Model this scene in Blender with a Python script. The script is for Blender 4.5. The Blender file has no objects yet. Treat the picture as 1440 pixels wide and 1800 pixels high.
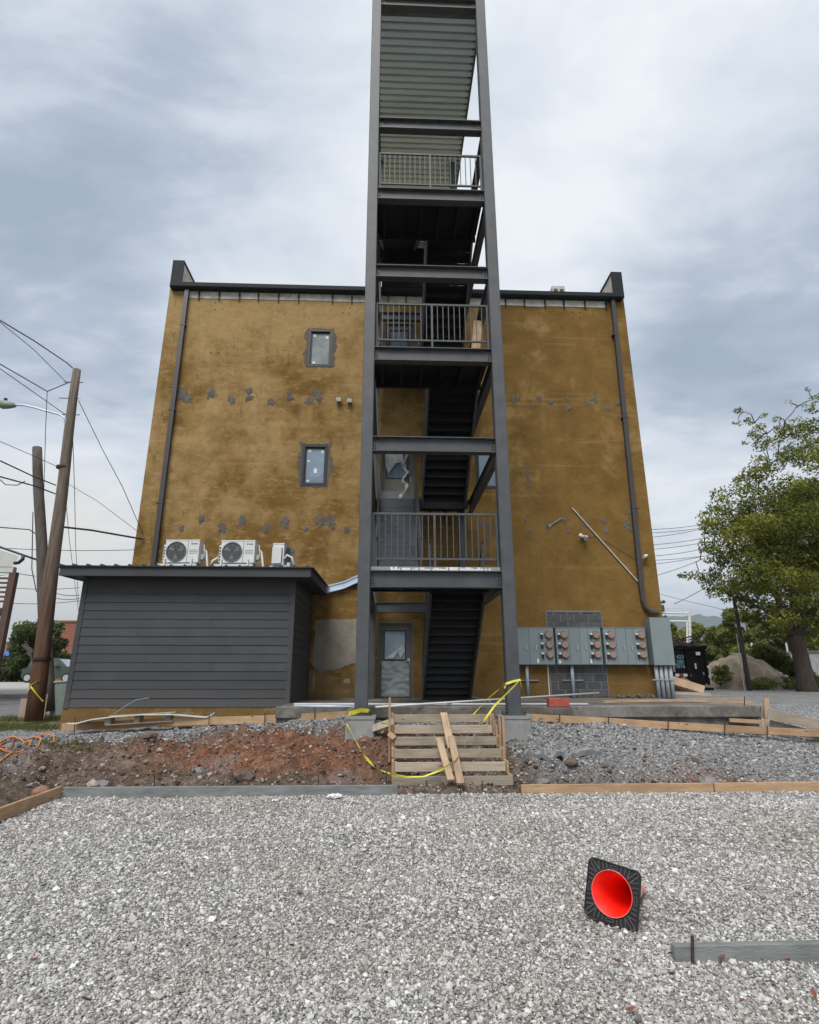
import bpy, math, random
import numpy as np
from mathutils import Vector, Matrix, noise
random.seed(7); rng = np.random.default_rng(11)
rad = math.radians
scene = bpy.context.scene
C = scene.collection

# ------------------------------------------------------------------ camera
CAM_H, PITCH, YAW = 1.6, rad(16.2), rad(2.2)
cam = bpy.data.cameras.new('camera'); camo = bpy.data.objects.new('camera', cam); C.objects.link(camo)
cam.sensor_fit = 'HORIZONTAL'; cam.sensor_width = 36.0; cam.lens = 36.0*1000/1440
cam.clip_start = 0.05; cam.clip_end = 9000
camo.location = (0, 0, CAM_H); camo.rotation_euler = (math.pi/2+PITCH, 0, -YAW)
scene.camera = camo

# ------------------------------------------------------------------ sky, sun, exposure
SUN_EL, SUN_AZ = rad(52), rad(200)          # azimuth clockwise from +Y: behind the camera, a little left
world = bpy.data.worlds.new('World'); scene.world = world; world.use_nodes = True
def build_world():
    nt = world.node_tree; nt.nodes.clear(); N = nt.nodes; L = nt.links
    def math_(op, a, b=None, c=None, clamp=False):
        n = N.new('ShaderNodeMath'); n.operation = op; n.use_clamp = clamp
        for i, v in enumerate((a, b, c)):
            if v is None: continue
            if isinstance(v, (int, float)): n.inputs[i].default_value = v
            else: L.new(v, n.inputs[i])
        return n.outputs[0]
    out = N.new('ShaderNodeOutputWorld'); bg = N.new('ShaderNodeBackground'); bg.inputs[1].default_value = 0.1
    L.new(bg.outputs[0], out.inputs[0])
    sky = N.new('ShaderNodeTexSky'); sky.sky_type = 'NISHITA'; sky.sun_disc = False
    sky.sun_elevation = SUN_EL; sky.sun_rotation = SUN_AZ; sky.dust_density = 2.0
    tc = N.new('ShaderNodeTexCoord'); sep = N.new('ShaderNodeSeparateXYZ'); L.new(tc.outputs['Generated'], sep.inputs[0])
    zz = math_('MAXIMUM', sep.outputs[2], 0.0)
    den = math_('ADD', zz, 0.16)
    comb = N.new('ShaderNodeCombineXYZ')
    L.new(math_('DIVIDE', sep.outputs[0], den), comb.inputs[0]); L.new(math_('DIVIDE', sep.outputs[1], den), comb.inputs[1])
    def nz(scale, detail, rough, dist, off):
        m = N.new('ShaderNodeMapping'); m.inputs['Location'].default_value = (off, off*.7, 3.1); m.inputs['Rotation'].default_value = (0, 0, rad(28))
        m.inputs['Scale'].default_value = (1.0, 1.7, 1)
        L.new(comb.outputs[0], m.inputs[0])
        n = N.new('ShaderNodeTexNoise'); n.inputs['Scale'].default_value = scale; n.inputs['Detail'].default_value = detail
        n.inputs['Roughness'].default_value = rough; n.inputs['Distortion'].default_value = dist
        L.new(m.outputs[0], n.inputs[0]); return n.outputs[0]
    big = nz(0.85, 4, 0.5, 0.3, 4.3); mid = nz(2.6, 7, 0.6, 0.5, 1.7); fine = nz(8.0, 7, 0.62, 0.5, 9.1)
    v = math_('ADD', math_('MULTIPLY', big, 0.40), math_('ADD', math_('MULTIPLY', mid, 0.50), math_('MULTIPLY', fine, 0.17)))
    v = math_('ADD', math_('MULTIPLY', math_('SUBTRACT', v, 0.53), 2.3), 0.58)
    # broad cloud masses of this sky, by direction (amount, direction from camera, radius in degrees)
    def direction(px, py):
        a, b = (px-720)/1000, (900-py)/1000
        cy, sy, ct, st = math.cos(YAW), math.sin(YAW), math.cos(PITCH), math.sin(PITCH)
        d = Vector((sy*ct, cy*ct, st)) + a*Vector((cy, -sy, 0)) + b*Vector((-sy*st, -cy*st, ct))
        return d.normalized()
    for px, py, rdeg, amt in ((110, 300, 30, -.26), (20, 560, 20, -.10), (1400, 440, 20, -.36), (1230, 640, 14, -.20), (1040, 160, 30, .26), (520, 440, 17, .36),
                              (1000, 430, 13, .22), (60, 980, 15, .40), (1210, 930, 14, .34), (350, 40, 20, -.10), (1180, 560, 9, -.12)):
        d = direction(px, py)
        vm = N.new('ShaderNodeVectorMath'); vm.operation = 'DOT_PRODUCT'; L.new(tc.outputs['Generated'], vm.inputs[0]); vm.inputs[1].default_value = d
        mr = N.new('ShaderNodeMapRange'); mr.interpolation_type = 'SMOOTHSTEP'; L.new(vm.outputs['Value'], mr.inputs[0])
        mr.inputs[1].default_value = math.cos(rad(rdeg)); mr.inputs[2].default_value = 1.0; mr.inputs[3].default_value = 0; mr.inputs[4].default_value = amt
        v = math_('ADD', v, mr.outputs[0])
    cr = N.new('ShaderNodeValToRGB'); L.new(v, cr.inputs[0]); e = cr.color_ramp
    e.elements[0].position = 0.0; e.elements[0].color = (.190, .228, .286, 1)
    e.elements[1].position = 1.0; e.elements[1].color = (.50, .515, .535, 1)
    for p, c in ((.25, (.245, .282, .340, 1)), (.5, (.350, .382, .428, 1)), (.75, (.425, .45, .482, 1))):
        q = e.elements.new(p); q.color = c
    # warm pale glow low down on the left horizon
    d = direction(40, 1090)
    vm = N.new('ShaderNodeVectorMath'); vm.operation = 'DOT_PRODUCT'; L.new(tc.outputs['Generated'], vm.inputs[0]); vm.inputs[1].default_value = d
    mr = N.new('ShaderNodeMapRange'); mr.interpolation_type = 'SMOOTHSTEP'; L.new(vm.outputs['Value'], mr.inputs[0])
    mr.inputs[1].default_value = math.cos(rad(16)); mr.inputs[2].default_value = 1; mr.inputs[4].default_value = .8
    warm = N.new('ShaderNodeMix'); warm.data_type = 'RGBA'; L.new(math_('MULTIPLY', mr.outputs[0], math_('ADD', mid, .25), clamp=True), warm.inputs[0])
    L.new(cr.outputs[0], warm.inputs[6]); warm.inputs[7].default_value = (.52, .475, .38, 1)
    sc = N.new('ShaderNodeVectorMath'); sc.operation = 'SCALE'; L.new(warm.outputs[2], sc.inputs[0]); sc.inputs['Scale'].default_value = 10.0
    mix = N.new('ShaderNodeMix'); mix.data_type = 'RGBA'; mix.inputs[0].default_value = 0.94   # thin gaps let the blue sky through
    L.new(sky.outputs[0], mix.inputs[6]); L.new(sc.outputs[0], mix.inputs[7]); L.new(mix.outputs[2], bg.inputs[0])
build_world()
sun = bpy.data.lights.new('sun', 'SUN'); sun.energy = 1.5; sun.angle = rad(28); sun.color = (1, .965, .91)
suno = bpy.data.objects.new('sun', sun); C.objects.link(suno)
suno.rotation_euler = (math.pi/2-SUN_EL, 0, math.pi-SUN_AZ)
vs = scene.view_settings; scene.display_settings.display_device = 'sRGB'
vs.view_transform = 'Standard'; vs.look = 'None'; vs.exposure = 0.95; vs.gamma = 1; vs.use_curve_mapping = False

# ------------------------------------------------------------------ materials
def srgb(r, g, b):
    f = lambda c: (c/255/12.92) if c/255 <= .04045 else ((c/255+.055)/1.055)**2.4
    return (f(r), f(g), f(b), 1)
class NT:
    def __init__(s, name):
        s.m = bpy.data.materials.new(name); s.m.use_nodes = True; s.t = s.m.node_tree; s.N = s.t.nodes; s.L = s.t.links
        s.b = s.N['Principled BSDF']; s.tc = None
    def obj(s):
        if s.tc is None: s.tc = s.N.new('ShaderNodeTexCoord')
        return s.tc.outputs['Object']
    def pos(s):
        n = s.N.new('ShaderNodeNewGeometry'); return n.outputs['Position']
    def map(s, v, scale=(1, 1, 1), loc=(0, 0, 0), rot=(0, 0, 0)):
        m = s.N.new('ShaderNodeMapping'); m.inputs['Scale'].default_value = scale; m.inputs['Location'].default_value = loc; m.inputs['Rotation'].default_value = rot
        s.L.new(v, m.inputs[0]); return m.outputs[0]
    def noise(s, v, scale, detail=4, rough=.55, dist=0):
        n = s.N.new('ShaderNodeTexNoise'); n.inputs['Scale'].default_value = scale; n.inputs['Detail'].default_value = detail
        n.inputs['Roughness'].default_value = rough; n.inputs['Distortion'].default_value = dist; s.L.new(v, n.inputs[0]); return n.outputs[0]
    def voro(s, v, scale, feat='F1', out='Distance', rnd=1.0):
        n = s.N.new('ShaderNodeTexVoronoi'); n.feature = feat; n.inputs['Scale'].default_value = scale; n.inputs['Randomness'].default_value = rnd
        s.L.new(v, n.inputs[0]); return n.outputs[out]
    def ramp(s, v, stops, interp='LINEAR'):
        r = s.N.new('ShaderNodeValToRGB'); r.color_ramp.interpolation = interp; e = r.color_ramp.elements
        e[0].position, e[0].color = stops[0][0], c4(stops[0][1]); e[1].position, e[1].color = stops[-1][0], c4(stops[-1][1])
        for p, c in stops[1:-1]: q = e.new(p); q.color = c4(c)
        s.L.new(v, r.inputs[0]); return r.outputs[0]
    def mix(s, f, a, b, mode='MIX'):
        n = s.N.new('ShaderNodeMix'); n.data_type = 'RGBA'; n.blend_type = mode
        for i, v in ((0, f), (6, a), (7, b)):
            if isinstance(v, (int, float)): n.inputs[i].default_value = v if i == 0 else (v, v, v, 1)
            elif isinstance(v, tuple): n.inputs[i].default_value = v
            else: s.L.new(v, n.inputs[i])
        return n.outputs[2]
    def math(s, op, a, b=None, clamp=False):
        n = s.N.new('ShaderNodeMath'); n.operation = op; n.use_clamp = clamp
        for i, v in enumerate((a, b)):
            if v is None: continue
            if isinstance(v, (int, float)): n.inputs[i].default_value = v
            else: s.L.new(v, n.inputs[i])
        return n.outputs[0]
    def bump(s, h, dist=.01, strength=1.0):
        n = s.N.new('ShaderNodeBump'); n.inputs['Strength'].default_value = strength; n.inputs['Distance'].default_value = dist
        s.L.new(h, n.inputs['Height']); s.L.new(n.outputs[0], s.b.inputs['Normal'])
    def col(s, v):
        if isinstance(v, tuple): s.b.inputs['Base Color'].default_value = v
        else: s.L.new(v, s.b.inputs['Base Color'])
    def set(s, rough=.8, metal=0.0, spec=None):
        if isinstance(rough, (int, float)): s.b.inputs['Roughness'].default_value = rough
        else: s.L.new(rough, s.b.inputs['Roughness'])
        s.b.inputs['Metallic'].default_value = metal
        if spec is not None: s.b.inputs['Specular IOR Level'].default_value = spec
def c4(c):
    if isinstance(c, (int, float)): return (c, c, c, 1)
    return c if len(c) == 4 else (*c, 1)
def simple(name, col, rough=.7, metal=0.0, var=.15, scale=6, bump=0.0, bscale=60, stretch=(1, 1, 1), spec=None, per_object=0.0):
    """plain material with mottled tone and fine relief"""
    s = NT(name); col = c4(col); v = s.map(s.pos(), stretch)
    n = s.noise(v, scale, 5, .6)
    lo = tuple(c*(1-var) for c in col[:3])+(1,); hi = tuple(min(1, c*(1+var)) for c in col[:3])+(1,)
    c = s.ramp(n, [(.3, lo), (.7, hi)])
    if per_object:
        oi = s.N.new('ShaderNodeObjectInfo')
        f = s.math('ADD', s.math('MULTIPLY', oi.outputs['Random'], per_object*2), 1-per_object)
        cc = s.N.new('ShaderNodeCombineColor')
        for i in range(3): s.L.new(f, cc.inputs[i])
        c = s.mix(1.0, c, cc.outputs[0], 'MULTIPLY')
    s.col(c); s.set(rough, metal, spec)
    if bump: s.bump(s.noise(v, bscale, 4, .6), bump)
    return s.m
def wood_mat(name, a, b, knots=True, axis=0, var=.16):
    s = NT(name); o = s.obj()
    st = [14, 14, 14]; st[axis] = .9
    oi = s.N.new('ShaderNodeObjectInfo')
    off = s.N.new('ShaderNodeVectorMath'); off.operation = 'ADD'
    cmb = s.N.new('ShaderNodeCombineXYZ'); r10 = s.math('MULTIPLY', oi.outputs['Random'], 37.0)
    for i in range(3): s.L.new(r10, cmb.inputs[i])
    s.L.new(o, off.inputs[0]); s.L.new(cmb.outputs[0], off.inputs[1]); o2 = off.outputs[0]
    g = s.noise(s.map(o2, tuple(st)), 3.0, 6, .6, .8)
    c = s.ramp(g, [(.28, a), (.72, b)])
    blotch = s.noise(o2, 2.2, 3, .5)
    c = s.mix(s.math('MULTIPLY', s.math('SUBTRACT', blotch, .45, True), 1.6, True), c, tuple(x*.55 for x in c4(a)[:3])+(1,))
    if knots:
        kn = s.voro(s.map(o2, tuple(1.1 if i == axis else 3.0 for i in range(3))), 2.4)
        c = s.mix(s.math('LESS_THAN', kn, .09), c, tuple(x*.4 for x in c4(a)[:3])+(1,))
    f = s.math('ADD', s.math('MULTIPLY', oi.outputs['Random'], var*2), 1-var)
    cc = s.N.new('ShaderNodeCombineColor')
    for i in range(3): s.L.new(f, cc.inputs[i])
    s.col(s.mix(1.0, c, cc.outputs[0], 'MULTIPLY')); s.set(.85, spec=.2); s.bump(g, .002)
    return s.m
def stucco_mat():
    s = NT('mustard_stucco'); p = s.pos()
    big = s.noise(s.map(p, (1, 1, .8)), .42, 5, .6, .1)
    horiz = s.noise(s.map(p, (.35, .35, 1.7)), 1.0, 7, .66, .15)
    med = s.noise(p, 1.3, 9, .68, .12)
    fine = s.noise(p, 24, 5, .65)
    c = s.ramp(med, [(.30, (.150, .085, .023)), (.5, (.200, .117, .034)), (.72, (.262, .158, .050))])
    # pale washed-out areas, mostly on the left half of the wall
    sx = s.N.new('ShaderNodeSeparateXYZ'); s.L.new(p, sx.inputs[0])
    left = s.N.new('ShaderNodeMapRange'); left.interpolation_type = 'SMOOTHSTEP'; s.L.new(sx.outputs[0], left.inputs[0])
    left.inputs[1].default_value = 3.5; left.inputs[2].default_value = -3.0; left.inputs[3].default_value = -.085; left.inputs[4].default_value = .055
    hi = s.N.new('ShaderNodeMapRange'); hi.interpolation_type = 'SMOOTHSTEP'; s.L.new(sx.outputs[2], hi.inputs[0])
    hi.inputs[1].default_value = 3.0; hi.inputs[2].default_value = 9.0; hi.inputs[3].default_value = -.09; hi.inputs[4].default_value = .03
    w = s.math('ADD', s.math('ADD', s.math('MULTIPLY', big, .55), s.math('MULTIPLY', horiz, .26)), s.math('MULTIPLY', med, .34))
    w = s.math('ADD', s.math('ADD', w, left.outputs[0]), hi.outputs[0])
    wf = s.N.new('ShaderNodeMapRange'); s.L.new(w, wf.inputs[0]); wf.inputs[1].default_value = .54; wf.inputs[2].default_value = .70; wf.inputs[4].default_value = .85
    edge = s.noise(s.map(p, loc=(3, 8, 5)), 6.0, 8, .75)
    wf2 = s.math('MULTIPLY', wf.outputs[0], s.math('ADD', s.math('MULTIPLY', edge, 1.5), .2), True)
    c = s.mix(wf2, c, (.41, .28, .13, 1))
    # dark vertical water streaks and horizontal lift lines
    st = s.noise(s.map(p, (3.2, 3.2, .10)), 1.4, 5, .6)
    sf = s.N.new('ShaderNodeMapRange'); s.L.new(st, sf.inputs[0]); sf.inputs[1].default_value = .56; sf.inputs[2].default_value = .74; sf.inputs[4].default_value = .4
    c = s.mix(sf.outputs[0], c, (.12, .075, .03, 1))
    ln = s.noise(s.map(p, (.22, .22, 7)), 1.0, 3, .5, .3)
    lf = s.N.new('ShaderNodeMapRange'); s.L.new(ln, lf.inputs[0]); lf.inputs[1].default_value = .64; lf.inputs[2].default_value = .72; lf.inputs[4].default_value = .22
    c = s.mix(lf.outputs[0], c, (.44, .31, .15, 1))
    sp = s.noise(s.map(p, (1, 1, 2.2)), 1.9, 10, .8, .3)
    pf = s.N.new('ShaderNodeMapRange'); s.L.new(sp, pf.inputs[0]); pf.inputs[1].default_value = .535; pf.inputs[2].default_value = .572; pf.inputs[4].default_value = .55
    pfl = s.N.new('ShaderNodeMapRange'); pfl.interpolation_type = 'SMOOTHSTEP'; s.L.new(sx.outputs[0], pfl.inputs[0]); pfl.inputs[1].default_value = 3.0; pfl.inputs[2].default_value = -2.0; pfl.inputs[3].default_value = .12; pfl.inputs[4].default_value = .8
    c = s.mix(s.math('MULTIPLY', pf.outputs[0], pfl.outputs[0]), c, (.42, .29, .14, 1))
    sd = s.noise(s.map(p, (1.6, 1.6, .7), (9, 4, 2)), 2.0, 10, .8, .3)
    df = s.N.new('ShaderNodeMapRange'); s.L.new(sd, df.inputs[0]); df.inputs[1].default_value = .585; df.inputs[2].default_value = .63; df.inputs[4].default_value = .55
    c = s.mix(df.outputs[0], c, (.105, .064, .026, 1))
    # grime near the slab
    gr = s.N.new('ShaderNodeMapRange'); gr.interpolation_type = 'SMOOTHSTEP'; s.L.new(sx.outputs[2], gr.inputs[0])
    gr.inputs[1].default_value = 2.1; gr.inputs[2].default_value = .9; gr.inputs[4].default_value = .55
    c = s.mix(s.math('MULTIPLY', gr.outputs[0], med, True), c, (.10, .075, .05, 1))
    s.col(c); s.set(.92, spec=.15)
    tro = s.noise(s.map(p, (.9, 1, 1.5)), 2.6, 7, .68, .9)
    s.bump(s.math('ADD', s.math('ADD', s.math('MULTIPLY', fine, .4), med), s.math('MULTIPLY', tro, .6)), .03, .9)
    return s.m
def ground_rock(name, stops, vs_=38, warp=0):
    s = NT(name); p = s.pos()
    cell = s.voro(p, vs_, out='Color'); d = s.voro(p, vs_)
    sep = s.N.new('ShaderNodeSeparateColor'); s.L.new(cell, sep.inputs[0])
    c = s.ramp(sep.outputs[0], stops)
    patch = s.noise(p, .9, 5, .6, .4)
    c = s.mix(1.0, c, s.ramp(patch, [(.3, .72), (.7, 1.12)]), 'MULTIPLY')
    c = s.mix(s.math('MULTIPLY', d, 1.1, True), c, (.06, .055, .05, 1))
    s.col(c); s.set(.9, spec=.25); s.bump(s.math('MULTIPLY', d, -1.0), .02)
    return s.m
def stone_mat(name, stops):
    s = NT(name); oi = s.N.new('ShaderNodeObjectInfo'); c = s.ramp(oi.outputs['Random'], stops, 'LINEAR')
    n = s.noise(s.obj(), 2.5, 4, .6); c = s.mix(1.0, c, s.ramp(n, [(.3, .82), (.7, 1.08)]), 'MULTIPLY')
    w = s.noise(s.pos(), .55, 5, .6); c = s.mix(1.0, c, s.ramp(w, [(.34, (.92, .88, .83)), (.54, (1.06, 1.055, 1.05))]), 'MULTIPLY')
    s.col(c); s.set(.88, spec=.25); return s.m
def bank_mat():
    """dug earth: colour attribute says which soil lies where"""
    s = NT('dug_earth'); p = s.pos()
    at = s.N.new('ShaderNodeAttribute'); at.attribute_name = 'soil'
    sep = s.N.new('ShaderNodeSeparateColor'); s.L.new(at.outputs['Color'], sep.inputs[0])
    n1 = s.noise(p, 5, 7, .7, .8); n2 = s.noise(p, 38, 5, .7)
    red = s.ramp(n1, [(.3, (.105, .048, .028)), (.55, (.23, .108, .064)), (.75, (.34, .21, .145))])
    brown = s.ramp(n1, [(.3, (.048, .035, .026)), (.52, (.135, .105, .082)), (.72, (.27, .225, .185))])
    cell = s.voro(p, 45, out='Color'); sc = s.N.new('ShaderNodeSeparateColor'); s.L.new(cell, sc.inputs[0])
    grav = s.ramp(sc.outputs[0], [(0, (.11, .115, .12)), (.5, (.24, .245, .25)), (1, (.42, .42, .41))])
    c = s.mix(sep.outputs[0], brown, red); c = s.mix(sep.outputs[1], c, grav)
    c = s.mix(1.0, c, s.ramp(n2, [(.3, .42), (.68, 1.35)]), 'MULTIPLY')  # soil mottling, contrast raised to put missing relief shading into the colour
    s.col(c); s.set(.95, spec=.12)
    s.bump(s.math('ADD', s.math('MULTIPLY', n1, 1.0), s.math('MULTIPLY', n2, .6)), .03)
    return s.m
def leaf_mat(name, a, b):
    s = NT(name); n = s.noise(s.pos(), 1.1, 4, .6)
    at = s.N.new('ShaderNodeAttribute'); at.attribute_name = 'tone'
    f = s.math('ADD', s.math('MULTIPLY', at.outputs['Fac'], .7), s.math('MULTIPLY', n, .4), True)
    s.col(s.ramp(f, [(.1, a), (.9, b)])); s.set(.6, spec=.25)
    tr = s.N.new('ShaderNodeBsdfTranslucent'); s.L.new(s.ramp(f, [(.1, a), (.9, b)]), tr.inputs[0])
    mx = s.N.new('ShaderNodeMixShader'); mx.inputs[0].default_value = .22
    s.L.new(s.b.outputs[0], mx.inputs[1]); s.L.new(tr.outputs[0], mx.inputs[2]); s.L.new(mx.outputs[0], s.N['Material Output'].inputs[0])
    return s.m
def glass_mat(name, col, rough=.12):
    s = NT(name); n = s.noise(s.pos(), 1.6, 4, .6, .6)
    s.col(s.ramp(n, [(.3, tuple(x*.6 for x in col)), (.7, tuple(x*1.3 for x in col))])); s.set(rough, spec=.9); return s.m

M = {}
M['stucco'] = stucco_mat()
M['steel'] = simple('dark_grey_steel_paint', (.066, .070, .077), .5, 0, .22, 3.2, .0012, 18, per_object=.07)
M['steel_dark'] = simple('stair_steel_in_shade', (.008, .0083, .0095), .5, 0, .25, 5, .0008, 30)  # copy of the tower steel, darkened to carry the shade inside the tower
M['bolt'] = simple('bolt_steel', (.018, .018, .02), .5, .3)
M['galv'] = simple('galvanised_decking', (.60, .72, .88), .35, .12, .15, 1.5, .0006, 30, stretch=(.3, 3, 1))
M['trim'] = simple('dark_trim_metal', (.016, .018, .023), .65, 0, .1, 2, spec=.25)
M['downspout'] = simple('downspout_metal', (.048, .045, .047), .4, 0, .1, 2)
def siding_material():
    s = NT('charcoal_siding'); p = s.pos(); g = s.noise(s.map(p, (.6, 8, 14)), 14, 5, .6); n = s.noise(p, 1.6, 5, .6); oi = s.N.new('ShaderNodeObjectInfo')
    c = s.ramp(n, [(.3, (.040, .043, .048)), (.7, (.055, .058, .064))]); f = s.math('ADD', s.math('MULTIPLY', oi.outputs['Random'], .22), .89); cc = s.N.new('ShaderNodeCombineColor')
    for i in range(3): s.L.new(f, cc.inputs[i])
    c = s.mix(1.0, c, cc.outputs[0], 'MULTIPLY'); sx = s.N.new('ShaderNodeSeparateXYZ'); s.L.new(p, sx.inputs[0]); d = s.N.new('ShaderNodeMapRange'); d.interpolation_type = 'SMOOTHSTEP'
    s.L.new(s.math('ADD', sx.outputs[2], s.math('MULTIPLY', n, .9)), d.inputs[0]); d.inputs[1].default_value = 1.95; d.inputs[2].default_value = 1.25; d.inputs[4].default_value = .30
    dust = s.noise(p, 22, 5, .7); s.col(s.mix(s.math('MULTIPLY', d.outputs[0], s.math('ADD', dust, .2), True), c, (.19, .155, .12, 1))); s.set(.72); s.bump(g, .0014); return s.m
M['siding'] = siding_material()
M['roofmetal'] = simple('dark_roof_metal', (.035, .037, .042), .35, .2, .1, 2)
M['white_board'] = simple('weathered_white_board', (.50, .48, .44), .8, 0, .3, 5, .004, 20)
def cement_patch():
    s = NT('grey_cement_patch'); p = s.pos(); n = s.noise(p, 9, 6, .7); e = s.noise(p, 26, 5, .7)
    c = s.ramp(n, [(.3, (.085, .076, .066)), (.7, (.18, .165, .145))]); f = s.N.new('ShaderNodeMapRange'); s.L.new(e, f.inputs[0]); f.inputs[1].default_value = .56; f.inputs[2].default_value = .66; f.inputs[4].default_value = .75
    s.col(s.mix(f.outputs[0], c, (.21, .135, .055, 1))); s.set(.95, spec=.15); s.bump(e, .01); return s.m
M['mortar'] = cement_patch()
M['render_patch'] = simple('pale_cement_render', (.30, .27, .225), .92, 0, .22, 3.5, .006, 25)
M['cmu'] = simple('grey_concrete_block', (.078, .080, .084), .95, 0, .18, 9, .003, 70, per_object=.22)
M['cmu_joint'] = simple('block_mortar_joint', (.20, .20, .195), .95, 0, .2, 12, .003, 60)
def slab_material():
    s = NT('dirty_concrete'); p = s.pos(); n = s.noise(p, 1.3, 7, .65, .6); n2 = s.noise(p, 14, 5, .6)
    c = s.ramp(n, [(.3, (.085, .075, .064)), (.5, (.17, .155, .135)), (.72, (.30, .29, .27))])
    c = s.mix(1.0, c, s.ramp(n2, [(.3, .75), (.7, 1.1)]), 'MULTIPLY'); s.col(c); s.set(.85, spec=.3); s.bump(n2, .006); return s.m
M['slab'] = slab_material()
M['concrete'] = simple('pale_concrete', (.27, .275, .27), .88, 0, .2, 5, .003, 40)
M['concrete_wet'] = simple('fresh_grey_concrete', (.20, .21, .205), .8, 0, .28, 4, .004, 30, stretch=(.8, 3, 3))
M['ac_white'] = simple('white_painted_metal', (.66, .67, .66), .45, 0, .05, 5)
M['ac_grille'] = simple('grey_fan_grille', (.20, .21, .22), .5, 0, .2, 12)
M['black'] = simple('black_rubber', (.012, .012, .013), .6, 0, .3, 20, .001, 60)
M['black_rib'] = simple('worn_black_rubber', (.065, .065, .063), .65, 0, .35, 20, .001, 60)
M['white_pvc'] = simple('white_plastic_pipe', (.62, .62, .60), .45, 0, .12, 5)
M['grey_pvc'] = simple('grey_conduit', (.30, .35, .39), .45, 0, .1, 4)
M['meter_grey'] = simple('grey_enamel_cabinet', (.205, .248, .262), .42, 0, .06, 2, per_object=.05)
M['meter_tan'] = simple('tan_cardboard_cover', (.31, .22, .175), .8, 0, .2, 14)
M['tan_dark'] = simple('brown_cardboard_edge', (.20, .13, .09), .8, 0, .2, 14)
M['window_frame'] = simple('black_window_frame', (.013, .014, .016), .4)
M['glass'] = glass_mat('window_glass', (.20, .27, .345))
M['glass_pale'] = glass_mat('curtained_glass', (.27, .30, .31))
M['sticker'] = simple('white_sticker', (.72, .74, .74), .6)
M['door_grey'] = simple('grey_door_paint', (.135, .138, .125), .6, 0, .12, 4)
M['door_beige'] = simple('beige_door_paint', (.20, .185, .15), .6, 0, .12, 4)
M['film'] = glass_mat('protective_film', (.24, .27, .27), .2)
M['film_white'] = simple('torn_white_film', (.46, .49, .50), .3, 0, .25, 9)
M['chrome'] = simple('brushed_metal', (.5, .5, .5), .3, .8)
M['wood_new'] = wood_mat('new_pine_form_board', (.34, .21, .115), (.52, .36, .225), axis=0)
M['wood_old'] = wood_mat('weathered_form_board', (.30, .24, .175), (.52, .44, .345), axis=0)
M['wood_grey'] = wood_mat('greyed_pine_board', (.25, .215, .17), (.42, .365, .30), axis=0)
M['wood_y'] = wood_mat('pine_board_lengthwise', (.36, .24, .15), (.54, .40, .27), axis=2)
M['wood_z'] = wood_mat('pine_stake', (.32, .21, .125), (.50, .36, .24), axis=2)
M['plywood'] = simple('pinkish_plywood', (.40, .29, .24), .85, 0, .15, 3, .001, 30)
def pole_material():
    s = NT('pole_timber'); p = s.obj(); n = s.noise(s.map(p, (9, 9, .5)), 1.5, 6, .65, .6); sx = s.N.new('ShaderNodeSeparateXYZ'); s.L.new(p, sx.inputs[0])
    old = s.ramp(n, [(.3, (.11, .088, .07)), (.55, (.20, .165, .135)), (.75, (.29, .25, .21))])
    tarc = s.ramp(n, [(.3, (.065, .032, .02)), (.7, (.17, .085, .05))])
    f = s.N.new('ShaderNodeMapRange'); s.L.new(s.math('ADD', sx.outputs[2], s.math('MULTIPLY', n, 2.0)), f.inputs[0]); f.inputs[1].default_value = 6.5; f.inputs[2].default_value = 2.2
    s.col(s.mix(f.outputs[0], old, tarc)); s.set(.9, spec=.2); s.bump(n, .012); return s.m
M['pole'] = pole_material()
M['pole_old'] = simple('grey_weathered_pole', (.105, .092, .08), .9, 0, .35, 2, .01, 6, stretch=(9, 9, .5))
M['wire'] = simple('black_cable', (.03, .032, .036), .6)
M['rebar'] = simple('rusty_rebar', (.045, .03, .022), .8, 0, .3, 30, .002, 80)
M['cone_red'] = simple('fluorescent_red_orange_plastic', (.95, .016, .004), .38, 0, .04, 8)
M['cone_white'] = simple('faded_pink_reflective_band', (.60, .36, .34), .5, 0, .1, 20)
M['tape'] = simple('yellow_caution_tape', (.62, .58, .045), .4, 0, .12, 12)
M['hose'] = simple('orange_cord', (.62, .22, .035), .5, 0, .1, 5)
M['hose_red'] = simple('red_cord', (.36, .05, .04), .5, 0, .1, 5)
M['brick_red'] = simple('red_brick_paver', (.36, .085, .06), .85, 0, .2, 18, .003, 60)
M['dumpster'] = simple('black_dumpster_paint', (.007, .007, .008), .75, 0, .5, 3, .003, 6, spec=.15)
M['text_blue'] = simple('pale_blue_lettering', (.17, .33, .42), .6, 0, .35, 20)
M['refl_red'] = simple('red_reflector', (.30, .02, .03), .4)
M['refl_white'] = simple('white_reflector', (.62, .60, .60), .4)
M['cardboard'] = simple('brown_cardboard', (.23, .13, .07), .85, 0, .2, 5, .002, 30)
M['asphalt'] = simple('grey_asphalt', (.155, .16, .165), .9, 0, .15, 1.5, .004, 60)
M['pavement'] = simple('pale_street_concrete', (.40, .385, .36), .9, 0, .12, .8, .003, 40)
M['kerb'] = simple('kerb_concrete', (.24, .225, .21), .9, 0, .2, 3, .003, 40)
M['lawn'] = simple('dry_lawn', (.16, .15, .06), .95, 0, .3, 2, .02, 30)
M['house_trim'] = simple('brown_porch_paint', (.095, .05, .04), .6, 0, .15, 3)
M['house_wall'] = simple('cream_house_wall', (.42, .39, .34), .8, 0, .08, 3)
M['soffit'] = simple('white_soffit', (.55, .55, .54), .7, 0, .06, 3)
M['brick_far'] = simple('red_brick_wall', (.27, .105, .075), .9, 0, .15, 3, .004, 30)
M['yellow_far'] = simple('yellow_rendered_wall', (.50, .34, .15), .9, 0, .1, 2)
M['stone_far'] = simple('mottled_house_wall', (.22, .17, .15), .9, 0, .35, 4)
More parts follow.
